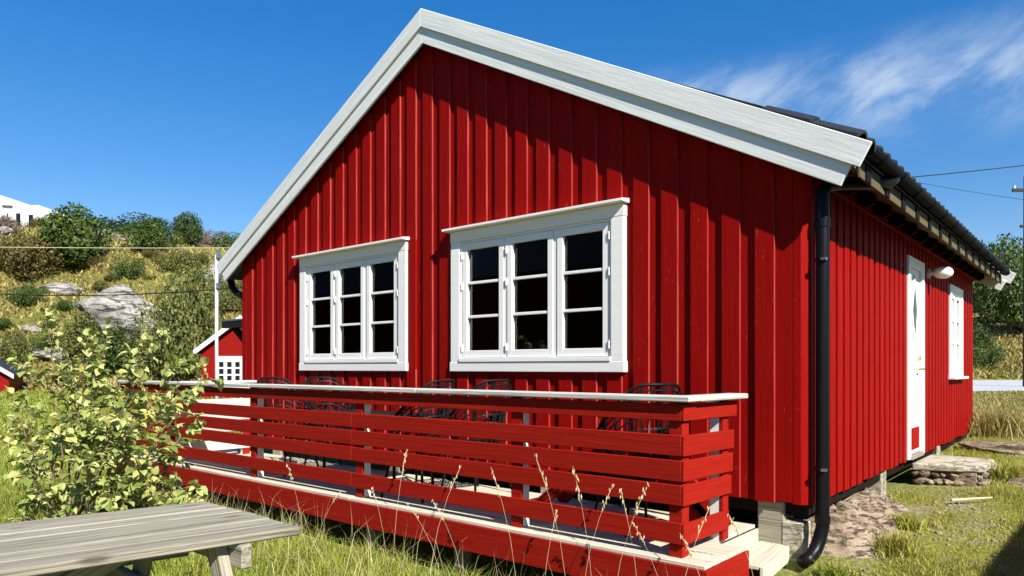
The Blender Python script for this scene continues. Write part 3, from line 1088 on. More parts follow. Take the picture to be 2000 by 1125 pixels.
# ------------------------------------------------------------------ the deck
ZD = -1.18
DXR, DXL, DYF = -1.84, -10.45, 3.95
deck = empty('timber_deck', 'weathered timber deck with a red fascia along the gable of the red house', 'deck', loc=(-6, 4.6, ZD))
def dboard(*a, **k):
    return board(*a, parent=deck, **k)
nb = 11
bw = (5.26 - DYF) / nb
for i in range(nb):
    y = DYF + bw * (i + .5)
    xr_ = DXR if y < 4.57 else -2.045
    cuts = [DXL, -7.4 + random.uniform(-.5, .5) if i % 2 else -5.6 + random.uniform(-.4, .4), xr_]
    for a, b in zip(cuts[:-1], cuts[1:]):
        dboard('deck_board', (a + .003, y, ZD - .028), (b - .003, y, ZD - .028), (0, 0, 1), bw - .007 - random.uniform(0, .003), .028 + random.uniform(-.002, .002), 'deck', bevel=.004)
dboard('fascia', (DXL, DYF - .003, ZD - .125), (-5.55, DYF - .003, ZD - .125), (0, -1, 0), .205, .025, 'red_rail')
dboard('fascia', (-5.547, DYF - .003, ZD - .125), (DXR + .024, DYF - .003, ZD - .125), (0, -1, 0), .205, .025, 'red_rail')
dboard('fascia', (DXR + .001, DYF - .002, ZD - .125), (DXR + .001, 4.56, ZD - .125), (1, 0, 0), .205, .023, 'red_rail')
dboard('joist', (DXL, DYF + .16, ZD - .14), (DXR - .05, DYF + .16, ZD - .14), (0, -1, 0), .20, .05, 'grey_wood')
for x in np.arange(-9.8, -2.0, 1.15):
    zb = zg1(x, 4.05) - .1
    o = MB().box(x - .05, x + .05, DYF + .17, DYF + .27, zb, ZD - .03).build('deck_post', 'grey_wood')
    o.parent = deck; o.matrix_basis = parent_inv(deck)
for i in range(4):
    y = 4.72 + i * .12
# lower plank walk at the right end
SZ = -1.30
A0, B0 = Vector((-1.755, 4.58, SZ)), Vector((-1.865, 5.72, SZ))
for i in range(3):
    o_ = Vector((-.004 - .098 * (i + .5), 0, -.028))
    dboard('step_board', A0 + o_, B0 + o_, (0, 0, 1), .092, .028, 'deck', bevel=.004)
dboard('step_edge', A0 + Vector((.0, 0, -.06)), B0 + Vector((.0, 0, -.06)), (1, .1, 0), .115, .026, 'deck', bevel=.004)
dboard('step_edge', B0 + Vector((-.31, .004, -.05)), B0 + Vector((.03, .004, -.05)), (0, -1, 0), .10, .003, 'deck', bevel=0)
dboard('deck_edge', (-2.043, 4.575, ZD - .10), (-2.043, 5.26, ZD - .10), (1, 0, 0), .14, .02, 'deck', bevel=.003)

# railing
rail = empty('deck_railing', 'red slatted railing with a pale flat handrail round the deck', 'railing', loc=(-6, 4.0, ZD))
def rb(*a, **k):
    return board(*a, parent=rail, **k)
slz = [(-.332, -.228), (-.549, -.42), (-.706, -.576), (-.855, -.728), (-1.094, -.963)]
RY = 4.0
JX = -5.3
for i, (z0, z1) in enumerate(slz):
    zc = (z0 + z1) / 2; wd = z1 - z0
    rb('slat', (-10.48, RY + .022, zc + .006), (JX - .002, RY + .022, zc + .002), (0, -1, 0), wd, .022, 'red_rail', bevel=.004)
    rb('slat', (JX + .002, RY + .022, zc + .002), (-2.022, RY + .022, zc), (0, -1, 0), wd, .022, 'red_rail', bevel=.004)
    ye = [4.80, 4.755, 4.735, 4.71, 4.665][i]
    rb('slat', (-2.021, RY, zc), (-2.021, ye, zc - (.012 if i else .008)), (1, 0, 0), wd, .022, 'red_rail', bevel=.004)
    rb('slat', (-9.02, RY + .025, zc), (-9.02, 5.1, zc), (1, 0, 0), wd * 1.02, .022, 'cap_wood', bevel=.004)
# handrail boards
rb('handrail', (-10.56, RY + .05, -.211), (-7.03, RY + .05, -.213), (0, 0, 1), .17, .034, 'cap_wood', bevel=.006)
rb('handrail', (-7.027, RY + .05, -.214), (-4.4, RY + .05, -.214), (0, 0, 1), .17, .036, 'cap_wood', bevel=.006)
rb('handrail', (-4.397, RY + .05, -.2135), (-1.95, RY + .05, -.213), (0, 0, 1), .17, .036, 'cap_wood', bevel=.006)
rb('handrail', (-2.02, RY + .1355, -.215), (-2.02, 4.87, -.219), (0, 0, 1), .15, .036, 'cap_wood', bevel=.006)
rb('handrail', (-9.02, RY + .1355, -.213), (-9.02, 5.17, -.213), (0, 0, 1), .15, .036, 'cap_wood', bevel=.006)
def post(x, y, front=True, end=False):
    """white post with a red painted outer face"""
    if not end:
        p = MB().box(x - .046, x + .046, y + .0235, y + .10, ZD, -.215)
        o = p.build('post', 'white', bevel=.003)
        f = MB().box(x - .048, x + .048, y, y + .023, ZD, -.22).build('post_face', 'red_rail')
    else:
        p = MB().box(x - .095, x - .0235, y - .045, y + .045, ZD, -.215)
        o = p.build('post', 'white', bevel=.003)
        f = MB().box(x - .023, x, y - .047, y + .047, ZD, -.22).build('post_face', 'red_rail')
    o.parent = rail; o.matrix_basis = parent_inv(rail)
    f.parent = o
for x in (-10.3, -8.96, -7.04, -5.22, -3.36):
    post(x, RY + .023)
cp = MB().box(-2.115, -2.023, RY + .023, RY + .115, ZD, -.215).build('post', 'red_rail', bevel=.003)
cp.parent = rail; cp.matrix_basis = parent_inv(rail)
post(-2.022, 4.66, end=True)
post(-9.0, 5.05, end=True)

# ------------------------------------------------------------------ mesh chairs
def make_chair():
    t = empty('wire_chair', 'x', 'chair', 'black wire chairs on the deck')
    def rim(phi):
        a = abs(phi)
        return 1.06 - .36 * float(sstep(np.array(a), 0.35, 2.0)) 
    def shell(phi, s):
        z0 = .46
        zr = rim(phi)
        z = z0 + (zr - z0) * s
        rr = .21 + .095 * s ** .8 + .03 * max(0, z - .7)
        k = 1.0 + .05 * math.cos(phi)
        return (-rr * math.cos(phi) * k - .0 * s, rr * math.sin(phi) * 1.0, z)
    P = 2.05
    MB().tube([shell(-P + 2 * P * i / 32, 1) for i in range(33)], .011, 6).build('rim', 'black_wire', parent=t, smooth=True)
    g = MB()
    for i in range(29):
        ph = -P + 2 * P * i / 28
        tw = .28 if i % 2 else -.28
        g.tube([shell(max(-P, min(P, ph + tw * (s / 6 - .5) * .9)), s / 6) for s in range(7)], 0.0076, 3, caps=False)
    for s in (.12, .24, .36, .48, .60, .72, .84, .93):
        g.tube([shell(-P + 2 * P * i / 24, s) for i in range(25)], 0.0076, 3, caps=False)
    g.build('backrest', 'black_wire', parent=t)
    g = MB()
    ring = [(.24 * math.cos(q), .225 * math.sin(q), .455) for q in np.linspace(0, 2 * math.pi, 25)[:-1]]
    g.tube(ring, .010, 5, closed=True)
    for k in range(-5, 6):
        o = k * .042
        hw = math.sqrt(max(0, 1 - (o / .24) ** 2))
        g.tube([(-.24 * hw, o * .94, .455), (0, o * .94, .44), (.24 * hw, o * .94, .455)], .008, 3, caps=False)
        g.tube([(o, -.225 * hw, .455), (o, 0, .44), (o, .225 * hw, .455)], .008, 3, caps=False)
    g.build('seat', 'black_wire', parent=t)
    for (a, b) in ((1, 1), (1, -1), (-1, 1), (-1, -1)):
        MB().tube([(a * .17, b * .16, .455), (a * .25, b * .235, 0)], [.014, .011], 8).build('leg', 'black_wire', parent=t, smooth=True)
    for b in (1, -1):
        MB().tube([(.19, b * .18, .36), (-.19, b * .18, .36)], .006, 5).build('stretcher', 'black_wire', parent=t)
    return t
ch0 = make_chair()
spots = [(-7.05, 4.45, 0.1, 'black wire chair nearest the left end of the deck, handrail side'),
         (-6.85, 4.90, -.15, 'black wire chair under the left window, against the wall, facing the dark table'),
         (-4.85, 4.42, math.pi + .1, 'black wire chair on the handrail side, its back to the gap between windows'),
         (-4.58, 4.90, math.pi - .1, 'black wire chair below the left corner of the right window, against the wall'),
         (-2.68, 4.60, math.pi - .5, 'lone black wire chair nearest the right end of the deck, beside the trestle table')]
for i, (x, y, a, lb) in enumerate(spots):
    c = ch0 if i == 0 else copy_tree(ch0)
    c.location = (x, y, ZD)
    c.rotation_euler = (0, 0, a)
    c['label'] = lb

# long black table between the two pairs of chairs
tb = empty('deck_table', 'low black slim-edged table between the four wire chairs on the deck', 'table', loc=(-5.75, 4.66, ZD))
MB().box(-.62, .62, -.30, .30, .69, .715).build('tabletop', 'black_wire', parent=tb, bevel=.004)
for a in (-.55, .55):
    for b in (-.24, .24):
        MB().tube([(a, b, .69), (a * 1.02, b * 1.04, 0)], .016, 8).build('leg', 'black_wire', parent=tb, smooth=True)
# red trestle table at the right end
tt = empty('trestle_table', 'small red trestle table with crossed legs at the right end of the deck', 'table', loc=(-2.87, 4.86, ZD))
TO = Vector((-2.87, 4.86, ZD))
def tboard(nm, a, b, nrm, wd, th, mat):
    board(nm, TO + Vector(a), TO + Vector(b), nrm, wd, th, mat, parent=tt)
for i in range(4):
    tboard('table_plank', (-.42, -.24 + i * .135, .57), (.42, -.24 + i * .135, .57), (0, 0, 1), .125, .025, 'red_rail')
for s in (1, -1):
    for yy in (-.14, .20):
        tboard('leg', (.70 if s > 0 else -.84, yy, .0), (s * .12, yy, .58), (0, -1, 0), .095, .035, 'red_rail')
tboard('cross_brace', (-.40, .03, .30), (.40, .03, .30), (0, 0, 1), .08, .03, 'dark_wood')

# ------------------------------------------------------------------ picnic table in the foreground
PT = Vector((-2.535, 1.675, -.652))
pt = empty('picnic_table', 'grey weathered picnic table of long planks on the grass in the foreground', 'table', loc=(-3.1, .8, -1.40))
ld = Vector((-.185, -.983, 0)).normalized()
wdv = Vector((-1, .0, 0))
npk = 7
tw = .858
for i in range(npk):
    f = (i + .5) / npk
    p = PT + wdv * (tw * f) + Vector((0, 0, -.036))
    ragged = random.uniform(-.012, .015)
    board('table_plank', p + ld * ragged, p + ld * 1.95, (0, 0, 1), tw / npk * .985 - .006 - random.uniform(0, .003), .036 + random.uniform(-.003, .001), 'grey_wood', parent=pt, e0=-.19, bevel=.005)
for dd in (.26, 1.6):
    c0 = PT + ld * dd + Vector((0, 0, -.085))
    board('crossbeam', c0 + wdv * -.0 + Vector((.02, 0, 0)), c0 + wdv * (tw - .03), (0, 1, 0), .095, .045, 'grey_wood', parent=pt, bevel=.008)
    lo = c0 + ld * .046
    gz = -1.44
    for (xa, xb) in ((.14, -.20), (tw - .14, tw + .20)):
        a = lo + wdv * xa + Vector((0, 0, .045)); b = lo + wdv * xb; b.z = gz
        board('leg', b, a, (0, 1, 0), .095, .045, 'grey_wood', parent=pt, bevel=.006)
    br = lo + ld * .05
    a = br + wdv * -.34; a.z = -.98
    b = br + wdv * (tw + .34); b.z = -.98
    board('bench_beam', a, b, (0, 1, 0), .095, .045, 'grey_wood', parent=pt, bevel=.006)
for off in (-.34, -.20, tw + .08, tw + .22):
    a = PT + wdv * (off + .06) + ld * .02; a.z = -.93
    board('bench_plank', a, a + ld * 1.9, (0, 0, 1), .128, .036, 'grey_wood', parent=pt, bevel=.005)
a = PT + ld * .42 + wdv * (tw / 2); a.z = -.70
b = PT + ld * .95 + wdv * (tw / 2); b.z = -.95
board('diagonal_brace', a, b, (1, 0, 0), .08, .04, 'grey_wood', parent=pt)
a = PT + ld * 1.5 + wdv * (tw / 2); a.z = -.70
b = PT + ld * .98 + wdv * (tw / 2); b.z = -.95
board('diagonal_brace', a, b, (1, 0, 0), .08, .04, 'grey_wood', parent=pt)

# ------------------------------------------------------------------ rocks
def rock_mesh(name, sx, sy, sz, seed, sub=4, rough=.28, flat=False):
    bm = bmesh.new()
    bmesh.ops.create_icosphere(bm, subdivisions=sub, radius=1)
    rr = np.random.default_rng(seed)
    pl = rr.normal(size=(16, 3)); pl /= np.linalg.norm(pl, axis=1)[:, None]
    off = rr.uniform(.55, .92, 16)
    ph = rr.uniform(0, 6.28, 12); dr = rr.normal(size=(12, 3))
    for v in bm.verts:
        p = np.array(v.co)
        s = 1.0
        for a, b in zip(pl, off):
            q = p @ a
            if q * s > b:
                s = min(s, b / q)
        nz = 0; amp = rough; fq = 1.6
        for k in range(12):
            nz += amp * math.sin(fq * (p @ dr[k]) + ph[k]); amp *= .72; fq *= 1.28
        s *= 1 + .22 * nz
        v.co = (p[0] * s * sx, p[1] * s * sy, p[2] * s * sz)
    me = bpy.data.meshes.new(name)
    bm.to_mesh(me)
    bm.free()
    return me
# bedrock under the corner of the house: an uneven sloping sheet
def bedrock():
    nx, ny = 90, 130
    xs = np.linspace(-3.4, -.9, nx); ys = np.linspace(4.75, 8.2, ny)
    X, Y = np.meshgrid(xs, ys)
    xs_ = X + .07 * fbm(X, Y, .9, 5, 6) + .05 * (Y - 6)
    prof = np.interp(xs_, [-3.4, -2.2, -1.75, -1.6, -1.45, -1.28, -1.1, -.9], [-1.5, -1.28, -1.13, -1.10, -1.20, -1.35, -1.50, -1.7])
    prof = prof - .34 * sstep(Y, 5.75, 5.25) - .25 * sstep(Y, 5.2, 4.8) - .30 * sstep(Y, 7.0, 8.1) + .05 * fbm(X, Y, .55, 8, 9)
    # broken ledges: quantised along a tilted bedding plane
    q_ = (prof + .16 * (Y - 6) + .22 * (X + 1.6) + .03 * fbm(X, Y, .35, 11, 8)) / .085
    led = (np.floor(q_) + sstep(q_ - np.floor(q_), .55, 1.0)) * .085 - .16 * (Y - 6) - .22 * (X + 1.6)
    Z = .35 * prof + .65 * led + .010 * fbm(X, Y, .12, 15, 8)
    Z = np.where(X < -1.60, np.minimum(Z, -1.0 - .02 * np.sin(Y * 9)), Z)
    V = np.stack([X, Y, Z], -1).reshape(-1, 3)
    i = np.arange(ny - 1)[:, None]; j = np.arange(nx - 1)[None, :]
    q = np.stack([i * nx + j, i * nx + j + 1, (i + 1) * nx + j + 1, (i + 1) * nx + j], -1).reshape(-1, 4)
    o = link('bedrock', np_mesh('bedrock', V, faces4=q), 'granite', smooth=False)
    tag(o, 'pinkish bare rock sloping out from under the corner of the red house', 'rock')
bedrock()
# flat rocks in the grass on the right
for (x, y, sx, sy, sz, sd, lb) in ((-.82, 11.2, .75, .42, .13, 4, 'flat grey rock in the grass beyond the door step'),
                                   (-.42, 9.0, .42, .7, .09, 9, 'flat pale rock at the right edge beyond the tuft of grass')):
    me = rock_mesh('flat_rock', sx, sy, sz, sd, 4)
    o = link('flat_rock', me, 'granite', smooth=False)
    o.location = (x, y, zg1(x, y) + sz * .15)
    tag(o, lb, 'rock')
# door step: slab on rubble
st = empty('door_step', 'pale concrete door step on rough rubble below the white door', 'step', loc=(-1.3, 8.9, -1.2))
bmz = MB()
ys = [8.42, 8.62, 9.0, 9.42]; 
o = MB().prism([(-1.60, 8.38), (-1.15, 8.50), (-.98, 8.60), (-.97, 9.30), (-1.25, 9.40), (-1.60, 9.36)], 2, -1.075, -1.005).build('slab', 'concrete', bevel=.012)
o.parent = st; o.matrix_basis = parent_inv(st)
rm = [rock_mesh('rubble', 1, 1, .8, s, 2, .3) for s in (21, 22, 23)]
for r_ in rm: r_.materials.append(MATS['granite'])
for row, zz in enumerate((-1.115, -1.19, -1.26)):
    for i in range(13):
        f = (i + random.uniform(-.2, .2) + .5 * (row % 2)) / 12
        f = min(max(f, 0), 1)
        if f < .62:
            q = f / .62
            p = (-1.57 + q * .58, 8.42 + q * .20)
        else:
            q = (f - .62) / .38
            p = (-1.0, 8.62 + q * .66)
        c = bpy.data.objects.new('rubble_stone', random.choice(rm))
        COL.objects.link(c)
        s = random.uniform(.042, .072)
        c.scale = (s * 1.2, s, s * .8)
        c.rotation_euler = (random.random() * .4, random.random() * .4, random.random() * 6)
        c.location = Vector((p[0], p[1], zz)) - Vector(st.location)
        c.parent = st
o = MB().box(-1.56, -1.05, 8.52, 9.30, -1.3, -1.08).build('core', 'granite')
o.parent = st; o.matrix_basis = parent_inv(st)
# loose stick lying on the grass near the step
sk = MB().tube([(-1.12, 7.55, zg1(-1.12, 7.55) + .05), (-.98, 7.72, zg1(-.98, 7.72) + .055), (-.84, 7.84, zg1(-.84, 7.84) + .05)], [.014, .012, .009], 6).build('stick', 'straw')
tag(sk, 'short pale stick lying on the grass in front of the door step', 'stick')

# ------------------------------------------------------------------ grass
def inside_house(X, Y):
    return (X > HOUSE[0] - .05) & (X < HOUSE[1] - .02) & (Y > HOUSE[2] - .1) & (Y < HOUSE[3] + .05)
def inside_deck(X, Y):
    return (X > DXL - .02) & (X < DXR + .30) & (Y > DYF - .03) & (Y < 5.3)
def blades(P, hgt, wdt, lean, name):
    n = len(P)
    az = rng.uniform(0, 6.283, n)
    fa = rng.uniform(0, 6.283, n)
    side = np.stack([np.cos(fa), np.sin(fa), np.zeros(n)], -1) * wdt[:, None]
    ln = np.stack([np.cos(az), np.sin(az), np.zeros(n)], -1) * (lean * hgt)[:, None]
    up = np.array([0, 0, 1.0])
    b0 = P - side; b1 = P + side
    mid = P + ln * .35 + up * (hgt * .58)[:, None]
    tip = P + ln * 1.0 + up * (hgt * (1 - .35 * lean))[:, None]
    V = np.stack([b0, b1, mid + side * .7, mid - side * .7, tip], 1).reshape(-1, 3)
    k = np.arange(n)[:, None] * 5
    q = k + np.array([[0, 1, 2, 3]])
    t = k + np.array([[3, 2, 4]])
    return np_mesh(name, V, faces4=q, faces3=t)
def scatter(n, x0, x1, y0, y1, keep):
    X = rng.uniform(x0, x1, n); Y = rng.uniform(y0, y1, n)
    m = keep(X, Y) & ~inside_house(X, Y) & ~inside_deck(X, Y)
    return X[m], Y[m]
# long grass in front of the deck and round the picnic table
X, Y = scatter(150000, -11, -1.45, .8, 4.0, lambda X, Y: (X * FW.x + Y * FW.y) > 3.4)
clump = np.clip(fbm(X, Y, .50, 2, 7) * .62 + .55, .08, 1.25)
m_ = rng.random(len(X)) < .25 + .8 * clump
X, Y, clump = X[m_], Y[m_], clump[m_]
hh = (.05 + .30 * clump ** 1.6 * rng.random(len(X)) ** 1.4) * (1 + .25 * sstep(Y, 2.6, 3.4) * sstep(Y, 3.95, 3.6))
P = np.stack([X, Y, zg(X, Y) - .01], -1)
o = link('long_grass', blades(P, hh, .0024 + .002 * rng.random(len(X)), rng.uniform(.15, 1.0, len(X)), 'long_grass'), 'grass')
tag(o, 'long green and straw coloured grass along the foot of the red deck', 'grass', kind='stuff')
X, Y = scatter(750, -9, -1.9, 2.2, 3.93, lambda X, Y: Y > 2.4)
P = np.stack([X, Y, zg(X, Y) - .01], -1)
o = link('dry_grass', blades(P, rng.uniform(.15, .60, len(X)), .0010 + .0007 * rng.random(len(X)), rng.uniform(.1, .9, len(X)), 'dry_grass'), 'straw')
tag(o, 'thin dry straw stems rising out of the long grass before the deck', 'grass', kind='stuff')
# lawn on the left, coarser with distance
n = 90000
D = np.exp(rng.uniform(np.log(5.0), np.log(38), n)); U = rng.uniform(-.78, -.30, n)
X = D * (FW.x + U * RT.x); Y = D * (FW.y + U * RT.y)
m_ = ~inside_house(X, Y) & ~inside_deck(X, Y)
X, Y, D = X[m_], Y[m_], D[m_]
hh = (.05 + .09 * rng.random(len(X))) * (1 + D * .02) * (1 + .6 * np.clip(fbm(X, Y, 3.0, 7, 5), -.5, 1))
P = np.stack([X, Y, zg(X, Y) - .01], -1)
o = link('lawn_grass', blades(P, hh, .002 + .0006 * D, rng.uniform(.2, .9, len(X)), 'lawn_grass'), 'grass')
tag(o, 'sunlit lawn grass on the left behind the leafy shrub', 'grass', kind='stuff')
# short patchy grass on the right of the house
def fl(X, Y): return True
n = 210000
X = rng.uniform(-2.0, 1.6, n); Y = rng.uniform(4.4, 15, n)
den = fbm(X * 1.0, Y * .8, 1.5, 9, 7) * .75 + .50
den = den + .35 * np.exp(-((X + 1.25) ** 2 / .15 + (Y - 5.75) ** 2 / .6)) * 0
brk = (X < -1.25) & (Y > 5.0) & (Y < 7.4)
m_ = ~inside_house(X, Y) & ~inside_deck(X, Y) & (rng.random(n) < np.clip(den, .04, 1)) & ~(brk & (rng.random(n) < .93)) & ~((X > -1.62) & (X < -.97) & (Y > 8.36) & (Y < 9.42))
X, Y, den = X[m_], Y[m_], den[m_]
hh = .025 + .085 * rng.random(len(X)) * np.clip(den, .2, 1.1)
P = np.stack([X, Y, zg(X, Y) - .008], -1)
o = link('short_grass', blades(P, hh, .0020 + .0018 * rng.random(len(X)), rng.uniform(.3, 1.1, len(X)), 'short_grass'), 'grass_right')
tag(o, 'patchy short grass on the path beside the red side wall', 'grass', kind='stuff')
# field between the house and the road
n = 40000
D = rng.uniform(11.5, 31, n); U = rng.uniform(.52, .85, n)
X = D * (FW.x + U * RT.x); Y = D * (FW.y + U * RT.y)
m_ = ~inside_house(X, Y) & (X > -2.2 - (Y - 13) * .25)
X, Y, D = X[m_], Y[m_], D[m_]
hh = .06 + .16 * rng.random(len(X)) * np.clip(fbm(X, Y, 3, 4, 6) + .6, .2, 1.4)
P = np.stack([X, Y, zg(X, Y) - .01], -1)
o = link('meadow_grass', blades(P, hh, .002 + .0005 * D, rng.uniform(.3, 1.0, len(X)), 'meadow_grass'), 'grass_dry')
tag(o, 'dry meadow grass between the far corner of the house and the road', 'grass', kind='stuff')
# taller tufts: each is a plant of its own
def tuft(x, y, n, h, spread, mat, label, group=None, cat='grass tuft'):
    r_ = np.abs(rng.normal(0, spread * .4, n)); a_ = rng.uniform(0, 6.283, n)
    PX = r_ * np.cos(a_); PY = r_ * np.sin(a_)
    P = np.stack([PX, PY, np.zeros(n) - .02], -1)
    me = blades(P, h * rng.uniform(.45, 1, n), .003 + .003 * rng.random(n) * (1 + .08 * math.hypot(x, y)), rng.uniform(.15, 1.0, n), 'grass_tuft')
    o = link('grass_tuft', me, mat)
    o.location = (x, y, zg1(x, y))
    return tag(o, label, cat, group)
tuft(-.80, 9.05, 420, .30, .30, 'grass_right', 'yellow green tuft of grass at the outer end of the door step')
tuft(-1.38, 9.95, 260, .22, .25, 'grass_right', 'small grass tuft behind the door step against the red wall')
tuft(-1.28, 12.95, 900, .62, .75, 'grass_dry', 'tall drooping grass clump at the far corner of the red house')
tuft(-.75, 13.8, 700, .50, .7, 'grass_dry', 'tall grass clump standing right of the far house corner')
tuft(-1.20, 5.75, 420, .24, .22, 'grass_right', 'bright grass tuft at the foot of the bare rock')
tuft(-1.42, 5.02, 260, .22, .18, 'grass', 'grass tuft below the mouth of the downpipe')
tuft(-1.28, 6.55, 320, .18, .26, 'grass_right', 'grass tuft along the upper edge of the bare rock')
# hillside grass
n = 70000
D = rng.uniform(38, 104, n); U = rng.uniform(-.80, -.30, n)
X = D * (FW.x + U * RT.x); Y = D * (FW.y + U * RT.y)
sel = rng.random(n) < np.clip(.55 + .5 * fbm(X, Y, 9, 17, 7), .08, 1)
X, Y, D = X[sel], Y[sel], D[sel]
P = np.stack([X, Y, zg(X, Y) - .05], -1)
hh = .18 + .42 * rng.random(len(X))
o = link('hill_grass', blades(P, hh, .05 + .05 * rng.random(len(X)), rng.uniform(.3, 1.1, len(X)), 'hill_grass'), 'grass_dry')
tag(o, 'dry yellow grass covering the hillside on the left', 'grass', kind='stuff')
n = 26000
D = rng.uniform(46, 80, n); U = rng.uniform(.50, .86, n)
X = D * (FW.x + U * RT.x); Y = D * (FW.y + U * RT.y)
P = np.stack([X, Y, zg(X, Y) - .05], -1)
o = link('bank_grass', blades(P, .2 + .5 * rng.random(n), .04 + .04 * rng.random(n), rng.uniform(.3, 1.1, n), 'bank_grass'), 'grass_dry')
tag(o, 'dry orange grass on the bank beyond the road', 'grass', kind='stuff')
# gravel on the right
n = 2800
X = rng.uniform(-1.4, 1.4, n); Y = rng.uniform(4.6, 13.5, n)
m_ = (fbm(X, Y * .8, 1.5, 9, 7) < .05) & ~((X < -.95) & (Y > 8.3) & (Y < 9.45))
X, Y = X[m_], Y[m_]
s = rng.uniform(.006, .022, len(X)) * (1 + 1.2 * (rng.random(len(X)) > .95))
oct_ = np.array([(1, 0, 0), (0, 1, 0), (-1, 0, 0), (0, -1, 0), (0, 0, .7), (0, 0, -.7)])
V = np.stack([X, Y, zg(X, Y) + .002], -1)[:, None, :] + oct_[None] * s[:, None, None] * rng.uniform(.6, 1.3, (len(X), 6, 1))
k = np.arange(len(X))[:, None, None] * 6
F = (k + np.array([[0, 1, 4], [1, 2, 4], [2, 3, 4], [3, 0, 4], [1, 0, 5], [2, 1, 5], [3, 2, 5], [0, 3, 5]])[None]).reshape(-1, 3)
o = link('gravel', np_mesh('gravel', V.reshape(-1, 3), faces3=F), 'stones')
tag(o, 'loose gravel and small stones on the path right of the house', 'gravel', kind='stuff')

# seed-head grass stalks standing in front of the deck
def stalk_mesh(seed):
    rr = random.Random(seed)
    h = 1.0
    bend = rr.uniform(-.22, .22); b2 = rr.uniform(-.22, .22)
    pts = [(bend * t * t, b2 * t * t, h * t) for t in (0, .25, .5, .75, 1.0)]
    stem = MB().tube(pts, [.0014, .0013, .0012, .001, .0008], 4)
    head = MB().tube([(bend * t * t, b2 * t * t, h * t) for t in (.8, .85, .9, .95, 1.0)], .0014, 4)
    for i in range(rr.randint(7, 13)):
        t = rr.uniform(.80, 1.0)
        c = Vector((bend * t * t + rr.uniform(-.010, .010), b2 * t * t + rr.uniform(-.010, .010), h * t + rr.uniform(-.01, .015)))
        d = Vector((rr.uniform(-.4, .4), rr.uniform(-.4, .4), 1)).normalized()
        head.tube([c - d * .016, c, c + d * .016], [.0015, .0048, .001], 5)
    return stem.mesh('stem'), head.mesh('seed_head')
SM = [stalk_mesh(s) for s in range(5)]
for a, b in SM:
    a.materials.append(MATS['straw']); b.materials.append(MATS['straw'])
stalk_px = [(1160, 905, 3.72), (1195, 940, 3.7), (1110, 880, 3.7), (1250, 955, 3.75), (1135, 945, 3.8), (1010, 915, 3.75), (768, 885, 3.72), (840, 915, 3.65), (755, 950, 3.7), (620, 960, 3.8), (590, 900, 3.8), (905, 975, 3.7), (860, 985, 3.75), (1060, 1000, 3.7), (1305, 1020, 3.8), (1395, 1040, 3.6), (1480, 1000, 4.3), (1320, 1000, 3.6)]
for i, (px, py, y) in enumerate(stalk_px):
    q = ray(px, py); p = q * (y / q.y)
    g = zg1(p.x, p.y)
    hgt = max(.25, p.z - g)
    s = empty('grass_stalk', 'thin straw coloured grass stalk with a seed head in front of the red railing', 'grass stalk', 'seed-head grass stalks before the deck', loc=(p.x, p.y, g - .02), rz=random.uniform(0, 6))
    a, b = SM[i % 5]
    s.scale = (1, 1, hgt + .02)
    for nm, me in (('stem', a), ('seed_head', b)):
        o = bpy.data.objects.new(nm, me)
        COL.objects.link(o)
        o.parent = s

# ------------------------------------------------------------------ leafy shrub by the railing
def leaf_proto(L_, W_, curl, seed):
    """pointed leaf, folded a little on its midrib and curled"""
    rr = random.Random(seed)
    st_ = [(0, .0), (.18, .62), (.45, 1.0), (.72, .78), (1.0, .0)]
    vs = [(0, 0, 0)]
    vs = []
    for t, wv in st_:
        zc = -curl * t * t * L_
        vs.append((t * L_, 0, zc))
        if wv > 0:
            vs.append((t * L_, wv * W_ / 2, zc + .22 * wv * W_ + rr.uniform(-.002, .002)))
            vs.append((t * L_, -wv * W_ / 2, zc + .22 * wv * W_ + rr.uniform(-.002, .002)))
    # indices: 0 | 1 2 3 | 4 5 6 | 7 8 9 | 10
    fs = [(0, 1, 2), (0, 3, 1), (1, 4, 5, 2), (1, 3, 6, 4), (4, 7, 8, 5), (4, 6, 9, 7), (7, 10, 8), (7, 9, 10)]
    return vs, fs
